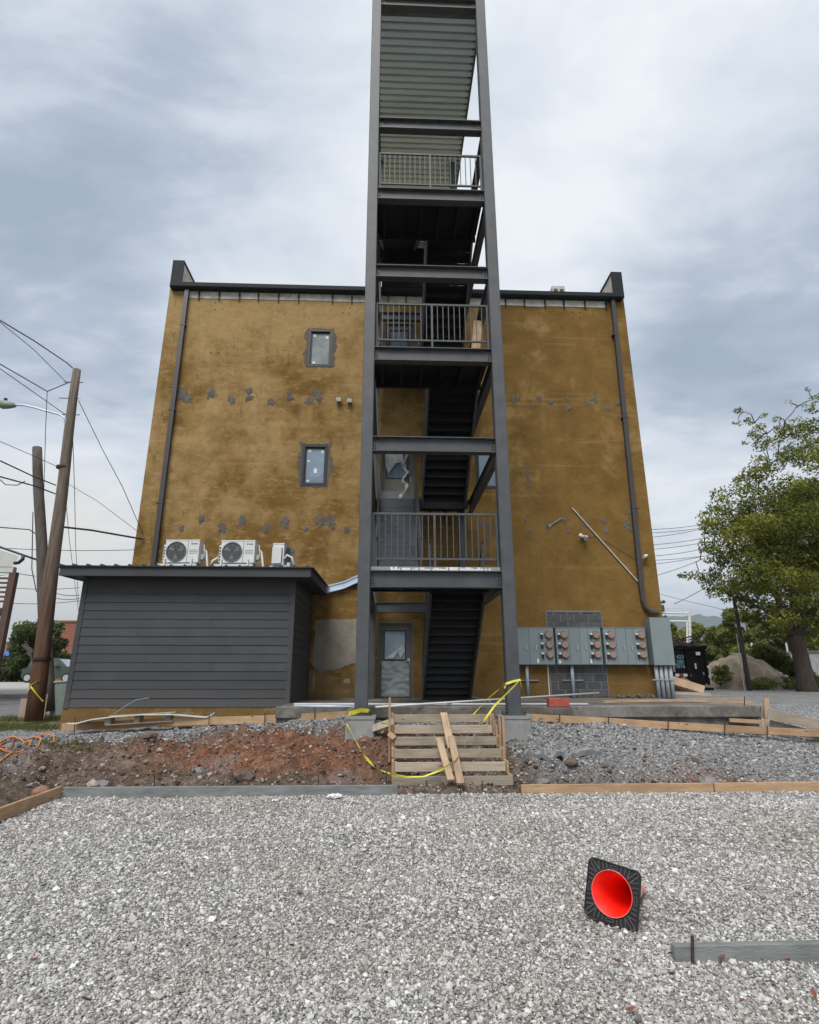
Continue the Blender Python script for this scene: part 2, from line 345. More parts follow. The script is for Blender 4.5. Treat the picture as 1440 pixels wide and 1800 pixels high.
M['tarp_blue'] = simple('blue_canvas', (.05, .16, .48), .6, 0, .2, 6)
M['utility_green'] = simple('pale_green_utility_metal', (.215, .27, .24), .5, 0, .08, 3)
M['car_paint'] = simple('grey_green_car_paint', (.055, .075, .06), .3, .2, .05, 2)
M['car_glass'] = glass_mat('car_glass', (.04, .05, .05), .06)
M['windscreen'] = glass_mat('bright_windscreen', (.35, .40, .42), .08)
M['alloy'] = simple('alloy_wheel', (.48, .48, .48), .35, .5)
M['signal_white'] = simple('white_gantry_paint', (.66, .66, .64), .6)
M['white_wall'] = simple('whitewashed_wall', (.54, .54, .53), .9, 0, .3, 1.1, .01, 6)
M['mound'] = simple('pale_dirt_mound', (.33, .27, .21), .95, 0, .45, 1.6, .12, 3)
M['bark'] = simple('tree_bark', (.075, .058, .045), .95, 0, .35, 4, .02, 12, stretch=(3, 3, .6))
M['leaf_main'] = leaf_mat('elm_leaves', (.022, .036, .008, 1), (.30, .32, .05, 1))
M['leaf_far'] = leaf_mat('far_tree_leaves', (.035, .06, .014, 1), (.27, .29, .07, 1))
M['leaf_cedar'] = leaf_mat('dark_bush_leaves', (.02, .036, .012, 1), (.15, .18, .06, 1))
M['grass'] = leaf_mat('grass_blades', (.05, .075, .015, 1), (.22, .22, .08, 1))
M['dead_leaf'] = simple('dead_leaf', (.20, .065, .04), .8, 0, .4, 20)
M['hill'] = simple('wooded_ridge', (.045, .068, .040), .95, 0, .3, .01)
M['rag'] = simple('white_rag', (.72, .72, .71), .7, 0, .1, 12)
LOTSTOPS = [(0, (.32, .31, .30)), (.3, (.46, .45, .435)), (.6, (.56, .55, .53)), (.88, (.66, .65, .63)), (1, (.80, .79, .77))]
M['lot'] = ground_rock('gravel_bed', LOTSTOPS, 60)
M['upper_lot'] = ground_rock('pale_gravel', [(0, (.33, .33, .33)), (.5, (.46, .46, .455)), (1, (.68, .68, .67))], 28)
M['stones'] = stone_mat('limestone_chips', [(0, (.16, .155, .148)), (.08, (.25, .243, .232)), (.3, (.37, .36, .342)), (.55, (.465, .45, .43)), (.6, (.44, .38, .32)), (.65, (.49, .475, .455)), (.88, (.60, .59, .57)), (1, (.78, .77, .755))])
M['stones_dark'] = stone_mat('dark_grey_chips', [(0, (.10, .10, .10)), (.5, (.25, .25, .25)), (.85, (.38, .38, .375)), (1, (.55, .55, .54))])
M['clods'] = stone_mat('earth_clods', [(0, (.06, .045, .036)), (.35, (.12, .088, .066)), (.6, (.19, .125, .095)), (.85, (.27, .22, .18)), (1, (.46, .42, .38))])
M['earth'] = bank_mat()

# ------------------------------------------------------------------ mesh helpers
ORG = {}
class MB:
    def __init__(s): s.v = []; s.f = []
    def add(s, vs_, fs):
        b = len(s.v); s.v += [tuple(x) for x in vs_]; s.f += [tuple(b+i for i in f) for f in fs]; return s
    def box(s, x0, x1, y0, y1, z0, z1):
        v = [(x, y, z) for z in (z0, z1) for x, y in ((x0, y0), (x1, y0), (x1, y1), (x0, y1))]
        return s.add(v, [(0, 3, 2, 1), (4, 5, 6, 7), (0, 1, 5, 4), (1, 2, 6, 5), (2, 3, 7, 6), (3, 0, 4, 7)])
    def beam(s, p0, p1, w, h, up=(0, 0, 1), ch=0.0):
        """box along p0-p1: w sideways, h along up; small chamfers if ch"""
        p0, p1 = Vector(p0), Vector(p1); d = (p1-p0).normalized(); up = Vector(up); sd = d.cross(up)
        if sd.length < 1e-4: up = Vector((1, 0, 0)); sd = d.cross(up)
        sd.normalize(); u = sd.cross(d).normalized()
        if ch > 0:
            o = [(w/2-ch, h/2), (w/2, h/2-ch), (w/2, -h/2+ch), (w/2-ch, -h/2), (-w/2+ch, -h/2), (-w/2, -h/2+ch), (-w/2, h/2-ch), (-w/2+ch, h/2)]
        else: o = [(w/2, h/2), (w/2, -h/2), (-w/2, -h/2), (-w/2, h/2)]
        n = len(o); vs_ = [p+sd*a+u*b for p in (p0, p1) for a, b in o]
        return s.add(vs_, [tuple(range(n)), tuple(range(2*n-1, n-1, -1))]+[(i, i+n, (i+1) % n+n, (i+1) % n) for i in range(n)])
    def tube(s, pts, r, n=6, cap=True):
        pts = [Vector(p) for p in pts]; R = r if isinstance(r, (list, tuple)) else [r]*len(pts)
        b = len(s.v); ref = None
        for i, p in enumerate(pts):
            d = (pts[min(i+1, len(pts)-1)]-pts[max(i-1, 0)]).normalized()
            if ref is None:
                ref = d.cross(Vector((0, 0, 1)));
                if ref.length < .05: ref = d.cross(Vector((1, 0, 0)))
            a = (ref-d*ref.dot(d)).normalized(); c = d.cross(a); ref = a
            s.v += [tuple(p+(a*math.cos(t)+c*math.sin(t))*R[i]) for t in (2*math.pi*k/n for k in range(n))]
        for i in range(len(pts)-1):
            for k in range(n):
                s.f.append((b+i*n+k, b+i*n+(k+1) % n, b+(i+1)*n+(k+1) % n, b+(i+1)*n+k))
        if cap:
            s.f.append(tuple(b+k for k in reversed(range(n)))); s.f.append(tuple(b+(len(pts)-1)*n+k for k in range(n)))
        return s
    def prism(s, poly, axis, a, b):
        """poly of 2D points extruded along axis (0,1,2) from a to b"""
        def mk(p, t):
            q = list(p); q.insert(axis, t); return tuple(q)
        n = len(poly); return s.add([mk(p, a) for p in poly]+[mk(p, b) for p in poly], [tuple(range(n)), tuple(range(2*n-1, n-1, -1))]+[(i, i+n, (i+1) % n+n, (i+1) % n) for i in range(n)])
    def build(s, name, mat, parent=None, origin=None, smooth=False):
        me = bpy.data.meshes.new(name)
        V = [Vector(v) for v in s.v]
        if parent is None:
            if origin is None:
                xs = [v.x for v in V]; ys = [v.y for v in V]; zs = [v.z for v in V]
                origin = Vector(((min(xs)+max(xs))/2, (min(ys)+max(ys))/2, min(zs)))
            o = Vector(origin)
        else: o = ORG[parent.name]
        me.from_pydata([tuple(v-o) for v in V], [], s.f); me.materials.append(mat); me.validate()
        if smooth: me.polygons.foreach_set('use_smooth', [True]*len(me.polygons))
        ob = bpy.data.objects.new(name, me); C.objects.link(ob); ORG[ob.name] = o
        if parent is None: ob.location = o
        else: ob.parent = parent
        # consistent outward normals
        return ob
def fixn(ob):
    import bmesh
    bm = bmesh.new(); bm.from_mesh(ob.data); bmesh.ops.recalc_face_normals(bm, faces=bm.faces); bm.to_mesh(ob.data); bm.free(); return ob
def thing(name, label, cat, loc, group=None):
    o = bpy.data.objects.new(name, None); C.objects.link(o); o.location = loc; o.empty_display_size = .2
    o['label'] = label; o['category'] = cat
    if group: o['group'] = group
    ORG[o.name] = Vector(loc); return o
def tag(o, label, cat, group=None):
    o['label'] = label; o['category'] = cat
    if group: o['group'] = group
    return o
def struct(o): o['kind'] = 'structure'; return o
def stuff(o): o['kind'] = 'stuff'; return o
def piece(src, loc, parent=None, scale=None, rot=None):
    """another copy of an alike piece, sharing mesh data"""
    c = src.copy(); C.objects.link(c); c.parent = parent if parent is not None else src.parent; c.location = loc
    if scale: c.scale = scale
    if rot: c.rotation_euler = rot
    return c
def local(name, mb, mat, parent, loc, smooth=False):
    """part whose mesh is built round its own origin, placed at world loc under parent"""
    me = bpy.data.meshes.new(name); me.from_pydata(mb.v, [], mb.f); me.materials.append(mat); me.validate()
    if smooth: me.polygons.foreach_set('use_smooth', [True]*len(me.polygons))
    ob = bpy.data.objects.new(name, me); C.objects.link(ob)
    base = ORG[parent.name] if parent else Vector((0, 0, 0)); ob.parent = parent; ob.location = Vector(loc)-base
    ORG[ob.name] = Vector(loc); return ob
# ray helpers for measuring the photograph: a pixel of the 1440x1800 photo onto a wall plane (fixed Y) or a level (fixed Z)
def ray(px, py):
    cy, sy, ct, st = math.cos(YAW), math.sin(YAW), math.cos(PITCH), math.sin(PITCH); a, b = (px-720)/1000, (900-py)/1000
    return Vector((sy*ct, cy*ct, st))+a*Vector((cy, -sy, 0))+b*Vector((-sy*st, -cy*st, ct))
def W(px, py, Y): r = ray(px, py); t = Y/r.y; return Vector((r.x*t, Y, CAM_H+r.z*t))
def G(px, py, Z): r = ray(px, py); t = (Z-CAM_H)/r.z; return Vector((r.x*t, r.y*t, Z))
def lerp(a, b, t): return a+(b-a)*t
def sm(t): t = max(0, min(1, t)); return t*t*(3-2*t)
def pw(x, pts):
    if x <= pts[0][0]: return pts[0][1]
    for (a, va), (b, vb) in zip(pts, pts[1:]):
        if x <= b: return lerp(va, vb, (x-a)/(b-a))
    return pts[-1][1]

# ------------------------------------------------------------------ the ground
WALL = 16.3; SLAB = 1.05
XL, XR, ZT = -7.30, 7.93, 14.0
CURB_Y = 8.86
TOPC = [(-14, .50), (-7, .46), (-4, .60), (-.9, .82), (0.2, .80), (2.4, .80), (4, .78), (7.8, .44), (10, .40), (14, .40)]
def h_left(y): return pw(y, [(13.6, .50), (16, .57), (24, .82), (26, .90), (38, 1.22), (60, 1.32), (3000, 1.35)])
def h_right(y): return pw(y, [(13.6, .98), (16, 1.03), (22, 1.08), (60, 1.15), (3000, 1.2)])
def smooth_h(x, y):
    """height of the undisturbed surface"""
    if y < CURB_Y+.05 and x > -4.5: return -.02
    top = pw(x, TOPC)
    ye = 11.3
    if x > -4.5: t = (y-(CURB_Y+.05))/(ye-CURB_Y)
    else: t = max((y-(CURB_Y+.05))/(ye-CURB_Y), 0)+.12*sm((-4.5-x)/1.5)
    prof = pw(t, [(0, .0), (.3, .22), (.62, .62), (1.0, 1.0)])
    z = top*prof
    if x < -4.5: z = max(z, .16*sm((-4.5-x)/.8)+.02)
    if y > 11.4:
        if x > 7.0: z = lerp(z, .98, sm((y-11.5)/1.7)*sm((x-7.0)/1.2))
        if x < -2: z = lerp(z, lerp(z, .50, sm((-x-5)/3)), sm((y-11.6)/2))
    return z
def dig(x, y):
    """hollows dug in the bank"""
    z = 0
    def blob(cx, cy, rx, ry, d): 
        q = ((x-cx)/rx)**2+((y-cy)/ry)**2
        return -d*math.exp(-q*1.3)
    z += blob(-.45, 9.95, .9, .7, .40)+blob(-2.3, 9.9, 1.0, .4, .26)+blob(2.95, 9.55, 1.1, .45, .38)+blob(5.0, 9.5, .9, .35, .10)+blob(-3.8, 9.6, .7, .35, .12)
    z += blob(-2.2, 9.35, .9, .28, -.10)+blob(-1.2, 9.3, .5, .25, -.09)+blob(-3.1, 9.4, .5, .3, -.07)+blob(-.9, 10.9, .5, .3, .10)+blob(2.35, 10.5, .6, .4, .12)
    return z
def bank_h(x, y):
    z = smooth_h(x, y)
    if y < CURB_Y+.05 and x > -4.5: return z
    edge = sm((y-CURB_Y-.03)/.5) if x > -4.5 else sm((-4.55-x)/.4)
    # right bank is smooth gravel, left is rough earth
    rough = lerp(.15, .03, sm((x-2.6)/2.5))*(1-.65*sm((y-11.0)/.8))
    n = noise.fractal(Vector((x*1.3, y*1.6, 3.3)), .9, 2.1, 5)*rough + noise.fractal(Vector((x*6, y*6, 7)), .8, 2.2, 3)*rough*.75
    return z + edge*(dig(x, y)*(1 if y < 11.5 else .3) + n)
def bank_sheet(x0, x1, y0, y1, step, skip):
    nx = int((x1-x0)/step)+1; ny = int((y1-y0)/step)+1
    V = []; F = []; soil = []
    for j in range(ny):
        y = y0+(y1-y0)*j/(ny-1)
        for i in range(nx):
            x = x0+(x1-x0)*i/(nx-1); z = bank_h(x, y)
            V.append((x, y, z))
            n = noise.fractal(Vector((x*.9, y*1.4, 11)), .9, 2, 4)
            g = 0.0; r = 0.0
            upper = sm((y-11.0+.25*n)/.45)
            if x > 1.9: g = sm((x-1.9)/.8); g *= 1-.95*math.exp(-(((x-2.75)/1.5)**2+((y-9.5)/.5)**2)*1.0); g -= .8*math.exp(-(((x-5.1)/.75)**2+((y-9.5)/.35)**2)*1.4)
            g = max(g, upper)
            if x < -5.5: g = max(g, sm((y-10.6+.4*n)/.7))
            g = max(g, sm((n-.28)*5)*.35*(1 if x < 1.9 else .8))
            if x < 1.9: r = math.exp(-(((x+2.1)/2.0)**2+((y-10.5)/.6)**2)*1.0)*1.5+sm((n-.1)*3)*.22
            if 4 < x < 6.2: r = .8
            soil.append((max(0, min(1, r)), max(0, min(1, g)), 0, 1))
    for j in range(ny-1):
        for i in range(nx-1):
            cx = x0+(x1-x0)*(i+.5)/(nx-1); cy = y0+(y1-y0)*(j+.5)/(ny-1)
            if skip(cx, cy): continue
            a = j*nx+i; F.append((a, a+1, a+nx+1, a+nx))
    return V, F, soil
def build_bank():
    V, F, S = bank_sheet(-14, 14.5, 8.8, 13.6, .065, lambda x, y: False)
    V2, F2, S2 = bank_sheet(-14, -4.5, -4, 8.8, .13, lambda x, y: False)
    b = len(V); V += V2; F += [tuple(b+i for i in f) for f in F2]; S += S2
    me = bpy.data.meshes.new('earth_bank'); me.from_pydata(V, [], F); me.materials.append(M['earth'])
    ca = me.color_attributes.new('soil', 'FLOAT_COLOR', 'POINT'); ca.data.foreach_set('color', [c for s_ in S for c in s_])
    me.polygons.foreach_set('use_smooth', [True]*len(me.polygons))
    struct_o = bpy.data.objects.new('earth_bank', me); C.objects.link(struct_o); return struct(struct_o)
build_bank()
# gravel lot: gently uneven sheet
def lot_h(x, y): return (1-math.exp(-((x-1.75)**2+(y-4.6)**2)*4))*(.03*noise.noise(Vector((x*.5, y*.8, 0)))+.006*noise.noise(Vector((x*2.2, y*2.2, 5))))
def build_lot():
    V = []; F = []; nx, ny = 150, 110
    xs = [-4.52+i*(22-(-4.52))/(nx-1) for i in range(nx)]; ys = [-14+j*(8.86+14)/(ny-1) for j in range(ny)]
    for y in ys:
        for x in xs: V.append((x, y, lot_h(x, y)))
    for j in range(ny-1):
        for i in range(nx-1): a = j*nx+i; F.append((a, a+1, a+nx+1, a+nx))
    me = bpy.data.meshes.new('gravel_lot'); me.from_pydata(V, [], F); me.materials.append(M['lot'])
    me.polygons.foreach_set('use_smooth', [True]*len(me.polygons))
    o = bpy.data.objects.new('gravel_lot', me); C.objects.link(o); struct(o)
build_lot()
def build_ground():
    # base sheet out to the horizon; behind the camera it lies just under the lot
    ys = [13.6, 16, 22, 24, 26, 38, 60, 120, 400, 1200, 3000, 7000]; xs = [-6000, -2000, -400, -120, -60, -30, -20, -14, -9, XL+.1, XR-.1, 10, 14, 20, 30, 60, 120, 400, 2000, 6000]
    V = []; F = []
    for y in ys:
        for x in xs:
            t = 0 if x < -7 else (1 if x > 7 else .5)
            V.append((x, y, lerp(h_left(y), h_right(y), t)))
    n = len(xs)
    for j in range(len(ys)-1):
        for i in range(n-1): a = j*n+i; F.append((a, a+1, a+n+1, a+n))
    me = bpy.data.meshes.new('ground'); me.from_pydata(V, [], F); me.materials.append(M['upper_lot']); me.materials.append(M['lawn'])
    for p in me.polygons: p.material_index = 1 if (p.center.x < -7 or p.center.y > 60 or p.center.x > 70) else 0
    o = bpy.data.objects.new('ground', me); C.objects.link(o); struct(o)
    m = MB(); m.add([(-6000, -5000, -.3), (6000, -5000, -.3), (6000, 13.6, -.3), (-6000, 13.6, -.3)], [(0, 1, 2, 3)])
    struct(m.build('base_ground', M['lawn']))
build_ground()
# left street: asphalt alley, kerb, pale street
def strip(name, x0, x1, y0, y1, hf, dz, mat):
    m = MB(); ys = [y for y in (y0, 22, 24, 26, 38, y1) if y0 <= y <= y1]; ys = sorted(set(ys))
    for a, b in zip(ys, ys[1:]): m.add([(x0, a, hf(a)+dz), (x1, a, hf(a)+dz), (x1, b, hf(b)+dz), (x0, b, hf(b)+dz)], [(0, 1, 2, 3)])
    return struct(m.build(name, mat))
strip('alley', -60, -8.0, 16.4, 23.9, h_left, .012, M['asphalt'])
k = MB(); k.box(-60, -8.0, 23.9, 24.25, .6, h_left(24.1)+.13); struct(k.build('kerb', M['kerb']))
strip('street', -60, -8.0, 24.25, 44, h_left, .02, M['pavement'])
# concrete slab / porch base, with broken front edge
def build_slab():
    m = MB(); x0, x1, y0, y1 = -2.14, 7.45, 11.72, 16.32; n = 90
    pts = []
    for i in range(n+1):
        x = lerp(x0, x1, i/n); w = .03*noise.noise(Vector((x*2, 1, 1)))+.02*noise.noise(Vector((x*9, 1, 1))); pts.append((x, y0+w))
    V = []; F = []
    for (x, y) in pts: V += [(x, y1, SLAB), (x, y+.012, SLAB), (x, y, SLAB-.015), (x, y+.01+.02*noise.noise(Vector((x*4, 5, 1))), .85), (x, y+.10, .80+.04*noise.noise(Vector((x*3, 3, 3)))), (x, y+.12, .35)]
    for i in range(n):
        for k in range(5): a = i*6+k; F.append((a, a+6, a+7, a+1))
    F.append((0, 1, 2, 3, 4, 5)); b = n*6; F.append((b+5, b+4, b+3, b+2, b+1, b))
    m.add(V, F); o = m.build('concrete_slab', M['slab']); struct(o)
build_slab()
# ------------------------------------------------------------------ loose stone scatter (real chips, instanced)
def rock_mesh(name, seed, flat, mat):
    r = random.Random(seed); import bmesh
    bm = bmesh.new(); bmesh.ops.create_icosphere(bm, subdivisions=1, radius=.5)
    for v in bm.verts:
        v.co *= 1+r.uniform(-.28, .28); v.co.z *= flat; v.co.x *= r.uniform(.92, 1.15)
    me = bpy.data.meshes.new(name); bm.to_mesh(me); bm.free(); me.materials.append(mat)
    return bpy.data.objects.new(name, me)
def scatter(name, P, S, mat, seed):
    col = bpy.data.collections.new(name+'_sources')
    for i, fl in enumerate((.55, .7, .8, .62, .9)): col.objects.link(rock_mesh('stone', seed+i, fl, mat))
    me = bpy.data.meshes.new(name); me.vertices.add(len(P)); me.vertices.foreach_set('co', P.astype('f').ravel())
    a = me.attributes.new('rot', 'FLOAT_VECTOR', 'POINT'); rr = rng.uniform(0, 6.28, (len(P), 3)); rr[:, :2] = rng.normal(0, .35, (len(P), 2)); a.data.foreach_set('vector', rr.astype('f').ravel())
    a = me.attributes.new('size', 'FLOAT', 'POINT'); a.data.foreach_set('value', S.astype('f'))
    o = bpy.data.objects.new(name, me); C.objects.link(o); stuff(o)
    ng = bpy.data.node_groups.new(name, 'GeometryNodeTree')
    ng.interface.new_socket('Geometry', in_out='INPUT', socket_type='NodeSocketGeometry'); ng.interface.new_socket('Geometry', in_out='OUTPUT', socket_type='NodeSocketGeometry')
    N, L = ng.nodes, ng.links
    gi, go = N.new('NodeGroupInput'), N.new('NodeGroupOutput'); m2p = N.new('GeometryNodeMeshToPoints'); inst = N.new('GeometryNodeInstanceOnPoints')
    ci = N.new('GeometryNodeCollectionInfo'); ci.inputs['Collection'].default_value = col; ci.inputs['Separate Children'].default_value = True; ci.inputs['Reset Children'].default_value = True
    inst.inputs['Pick Instance'].default_value = True
    ar = N.new('GeometryNodeInputNamedAttribute'); ar.data_type = 'FLOAT_VECTOR'; ar.inputs['Name'].default_value = 'rot'
    asz = N.new('GeometryNodeInputNamedAttribute'); asz.data_type = 'FLOAT'; asz.inputs['Name'].default_value = 'size'
    L.new(gi.outputs[0], m2p.inputs['Mesh']); L.new(m2p.outputs[0], inst.inputs['Points']); L.new(ci.outputs[0], inst.inputs['Instance'])
    L.new(ar.outputs['Attribute'], inst.inputs['Rotation']); L.new(asz.outputs['Attribute'], inst.inputs['Scale']); L.new(inst.outputs[0], go.inputs[0])
    md = o.modifiers.new('scatter', 'NODES'); md.node_group = ng
    return o
def lot_points():
    P = []; S = []
    # density falls with distance from the camera's spot
    for (x0, x1, y0, y1, dens) in ((-4.4, 5.2, 1.8, 4.2, 5200), (-4.45, 6.6, 4.2, 6.2, 3200), (-4.45, 8.6, 6.2, 8.85, 1950)):
        n = int((x1-x0)*(y1-y0)*dens); xy = np.column_stack([rng.uniform(x0, x1, n), rng.uniform(y0, y1, n)])
        keep = np.abs(xy[:, 0]-.038*xy[:, 1]) < .80*xy[:, 1]+1.5
        t_ = (xy[:, 0]-1.545)*.616+(xy[:, 1]-4.38)*.788; d_ = np.abs((xy[:, 0]-1.545)*.788-(xy[:, 1]-4.38)*.616); keep &= ~((t_ > -.01) & (t_ < .72) & (d_ < .11-.10*t_))      # the cone has pressed the stones aside
        xy = xy[keep]
        size = np.clip(rng.lognormal(math.log(.0124), .42, len(xy)), .008, .046)*(1 if y0 < 4 else 1.12 if y0 < 6 else 1.35)
        P.append(xy); S.append(size)
    P = np.vstack(P); S = np.concatenate(S)
    z = np.array([lot_h(x, y) for x, y in P]); z = z + S*rng.uniform(-.1, .32, len(S))
    return np.column_stack([P, z]), S
P, S = lot_points(); scatter('gravel', P, S, M['stones'], 50)
def bank_points(n, f, lo, hi, y0=8.95, y1=11.9, x0=-8, x1=11, sig=.5):
    out = []; ss = []
    while len(out) < n:
        x, y = random.uniform(x0, x1), random.uniform(y0, y1)
        p = f(x, y)
        if random.random() < p:
            s_ = min(hi, max(lo, random.lognormvariate(math.log(lo*2), sig))); out.append((x, y, bank_h(x, y)+s_*random.uniform(-.15, .2))); ss.append(s_)
    return np.array(out), np.array(ss)
def f_grey(x, y):
    if -2.1 < x < 7.4 and y > 11.7: return 0
    n = noise.noise(Vector((x*.9, y*1.4, 4)))
    if x > 2.1: 
        d = 1.1*math.exp(-(((x-2.75)/1.7)**2+((y-9.45)/.55)**2)*.9)+.7*math.exp(-(((x-5.1)/.75)**2+((y-9.5)/.35)**2)*1.4)
        return max(.04, 1-d)
    if y > 10.95: return .9
    return max(.04, n*.35)
P, S = bank_points(30000, f_grey, .014, .06); scatter('bank_gravel', P, S, M['stones_dark'], 80)
def f_clod(x, y):
    if x > 2.1: return .06+.5*math.exp(-(((x-3.0)/1.2)**2+((y-9.6)/.5)**2))+.4*math.exp(-(((x-5.1)/.9)**2+((y-9.5)/.4)**2))
    if y > 11.1: return .05
    return .3+.5*max(0, noise.noise(Vector((x*1.1, y*1.5, 21))))
P, S = bank_points(15000, f_clod, .009, .15, y1=11.4, sig=.62); scatter('earth_clods', P, S, M['clods'], 110)

# ------------------------------------------------------------------ the mustard building
bld = thing('stucco_building', 'four storey mustard stucco building standing behind the steel stair tower', 'building', (.3, WALL, .3))
OPEN = [(-2.66, -1.88, 11.16, 12.52), (-2.64, -1.87, 7.12, 8.46), (2.66, 3.46, 7.10, 8.42),      # windows
        (-.26, .74, SLAB, 3.12), (-.26, .80, 6.40, 8.50), (-.20, .80, 10.76, 12.86)]             # doors
def wall_front():
    m = MB(); xs = sorted({XL, XR}|{o[0] for o in OPEN}|{o[1] for o in OPEN}); zs = sorted({.3, ZT}|{o[2] for o in OPEN}|{o[3] for o in OPEN})
    for x0, x1 in zip(xs, xs[1:]):
        for z0, z1 in zip(zs, zs[1:]):
            cx, cz = (x0+x1)/2, (z0+z1)/2
            if any(a < cx < b and c < cz < d for a, b, c, d in OPEN): continue
            m.add([(x0, WALL, z0), (x1, WALL, z0), (x1, WALL, z1), (x0, WALL, z1)], [(0, 1, 2, 3)])
    for a, b, c, d in OPEN:
        y0, y1 = WALL, WALL+.22
        m.add([(a, y0, c), (a, y1, c), (a, y1, d), (a, y0, d)], [(0, 1, 2, 3)]); m.add([(b, y0, c), (b, y1, c), (b, y1, d), (b, y0, d)], [(3, 2, 1, 0)])
        m.add([(a, y0, d), (b, y0, d), (b, y1, d), (a, y1, d)], [(0, 1, 2, 3)]); m.add([(a, y0, c), (b, y0, c), (b, y1, c), (a, y1, c)], [(3, 2, 1, 0)])
        m.add([(a, y1, c), (b, y1, c), (b, y1, d), (a, y1, d)], [(0, 1, 2, 3)])
    # side and rear walls, roof
    yb = WALL+14
    m.add([(XL, WALL, .3), (XL, yb, .3), (XL, yb, ZT), (XL, WALL, ZT)], [(3, 2, 1, 0)]); m.add([(XR, WALL, .3), (XR, yb, .3), (XR, yb, ZT), (XR, WALL, ZT)], [(0, 1, 2, 3)])
    m.add([(XL, yb, .3), (XR, yb, .3), (XR, yb, ZT), (XL, yb, ZT)], [(3, 2, 1, 0)])
    m.add([(XL, WALL, ZT), (XR, WALL, ZT), (XR, yb, ZT-.3), (XL, yb, ZT-.3)], [(0, 1, 2, 3)])
    return m
wall_front().build('wall', M['stucco'], bld)
for x0, x1 in ((XL-.02, XL+.36), (XR-.34, XR+.03)):
    m = MB(); m.box(x0+.03, x1-.03, WALL+.03, WALL+13.5, ZT+.002, 15.0); m.build('parapet', M['white_board'], bld)
    m = MB(); m.box(x0, x1, WALL-.02, WALL+.028, ZT+.02, 15.06); m.box(x0, x1, WALL+.028, WALL+13.55, 15.0, 15.06); m.build('parapet_cap', M['trim'], bld)
m = MB(); m.prism([(WALL-.24, 13.90), (WALL-.24, 14.04), (WALL-.20, 14.06), (WALL+.1, 14.06), (WALL+.1, 13.86), (WALL-.20, 13.86)], 0, XL+.08, XR-.10); m.build('gutter', M['trim'], bld)
# white board band under the gutter, cut into lengths by dark straps
xs = [-6.72, -6.32, -5.66, -5.0, -4.38, -3.72, -3.06, -1.94, -1.3, -.68, 2.55, 3.2, 3.86, 4.5, 5.2, 5.84, 6.56, 7.28]
for a, b in zip(xs, xs[1:]):
    if a == -.68: segs = ((a, -.1), (-.08, .5), (.52, 1.1), (1.12, 1.8), (1.82, b))
    else: segs = ((a, b),)
    for a1, b1 in segs:
        m = MB(); j = random.uniform(-.012, .012); m.box(a1+.03, b1-.025, WALL-.018, WALL-.003, 13.60+j, 13.855); m.build('fascia_board', M['white_board'], bld)
strap = None
for x in xs[1:]:
    m = MB(); m.box(-.02, .02, -.03, 0, -.16, .14); m.box(-.012, .012, -.10, -.03, .05, .12)
    if strap is None: strap = local('gutter_strap', m, M['bolt'], bld, (x, WALL-.02, 13.68))
    else: piece(strap, Vector((x, WALL-.02, 13.68))-ORG[bld.name])
# downspouts
m = MB(); m.beam((-6.70, WALL-.09, 13.86), (-6.66, WALL-.09, 4.15), .13, .10, (0, 1, 0)); m.build('downspout', M['downspout'], bld)
m = MB()
m.beam((7.50, WALL-.09, 13.86), (7.42, WALL-.09, 7.5), .13, .10, (0, 1, 0)); m.beam((7.42, WALL-.09, 7.5), (7.36, WALL-.09, 4.0), .13, .10, (0, 1, 0))
m.tube([(7.36, WALL-.09, 4.05), (7.365, WALL-.09, 3.75), (7.42, WALL-.10, 3.52), (7.55, WALL-.11, 3.40), (7.78, WALL-.12, 3.36)], .068, 8); m.build('downspout', M['downspout'], bld)
for z in (12.5, 9.5, 6.5):
    for x in (-6.69, 7.44): m = MB(); m.box(x-.09, x+.09, WALL-.15, WALL-.002, z-.02, z+.02); m.build('downspout_bracket', M['downspout'], bld)
# windows
def ring_patch(a, b, c, d, seed, w=.115):
    r = random.Random(seed); out = []; inn = []; n = 44
    per = [((a, c), (b, c)), ((b, c), (b, d)), ((b, d), (a, d)), ((a, d), (a, c))]; pts = []
    for (p, q) in per:
        for k in range(11): pts.append((lerp(p[0], q[0], k/11), lerp(p[1], q[1], k/11)))
    cx, cz = (a+b)/2, (c+d)/2; V = []; F = []
    for (x, z) in pts:
        side = abs(x-cx)/(b-a) > abs(z-cz)/(d-c)
        ww = w*(r.uniform(.25, 1.5) if side else r.uniform(.05, .5)); dx, dz = x-cx, z-cz; l = math.hypot(dx, dz*.6)
        V += [(x, WALL-.004, z), (x+dx/l*ww, WALL-.009, z+dz/l*ww*.6), (x+dx/l*(ww+.012), WALL+.002, z+dz/l*(ww+.012)*.6)]
    n = len(pts)
    for i in range(n):
        j = (i+1) % n
        for k in (0, 1): F.append((i*3+k, i*3+k+1, j*3+k+1, j*3+k))
    m = MB(); m.add(V, F); return fixn(m.build('mortar_surround', M['mortar'], bld))
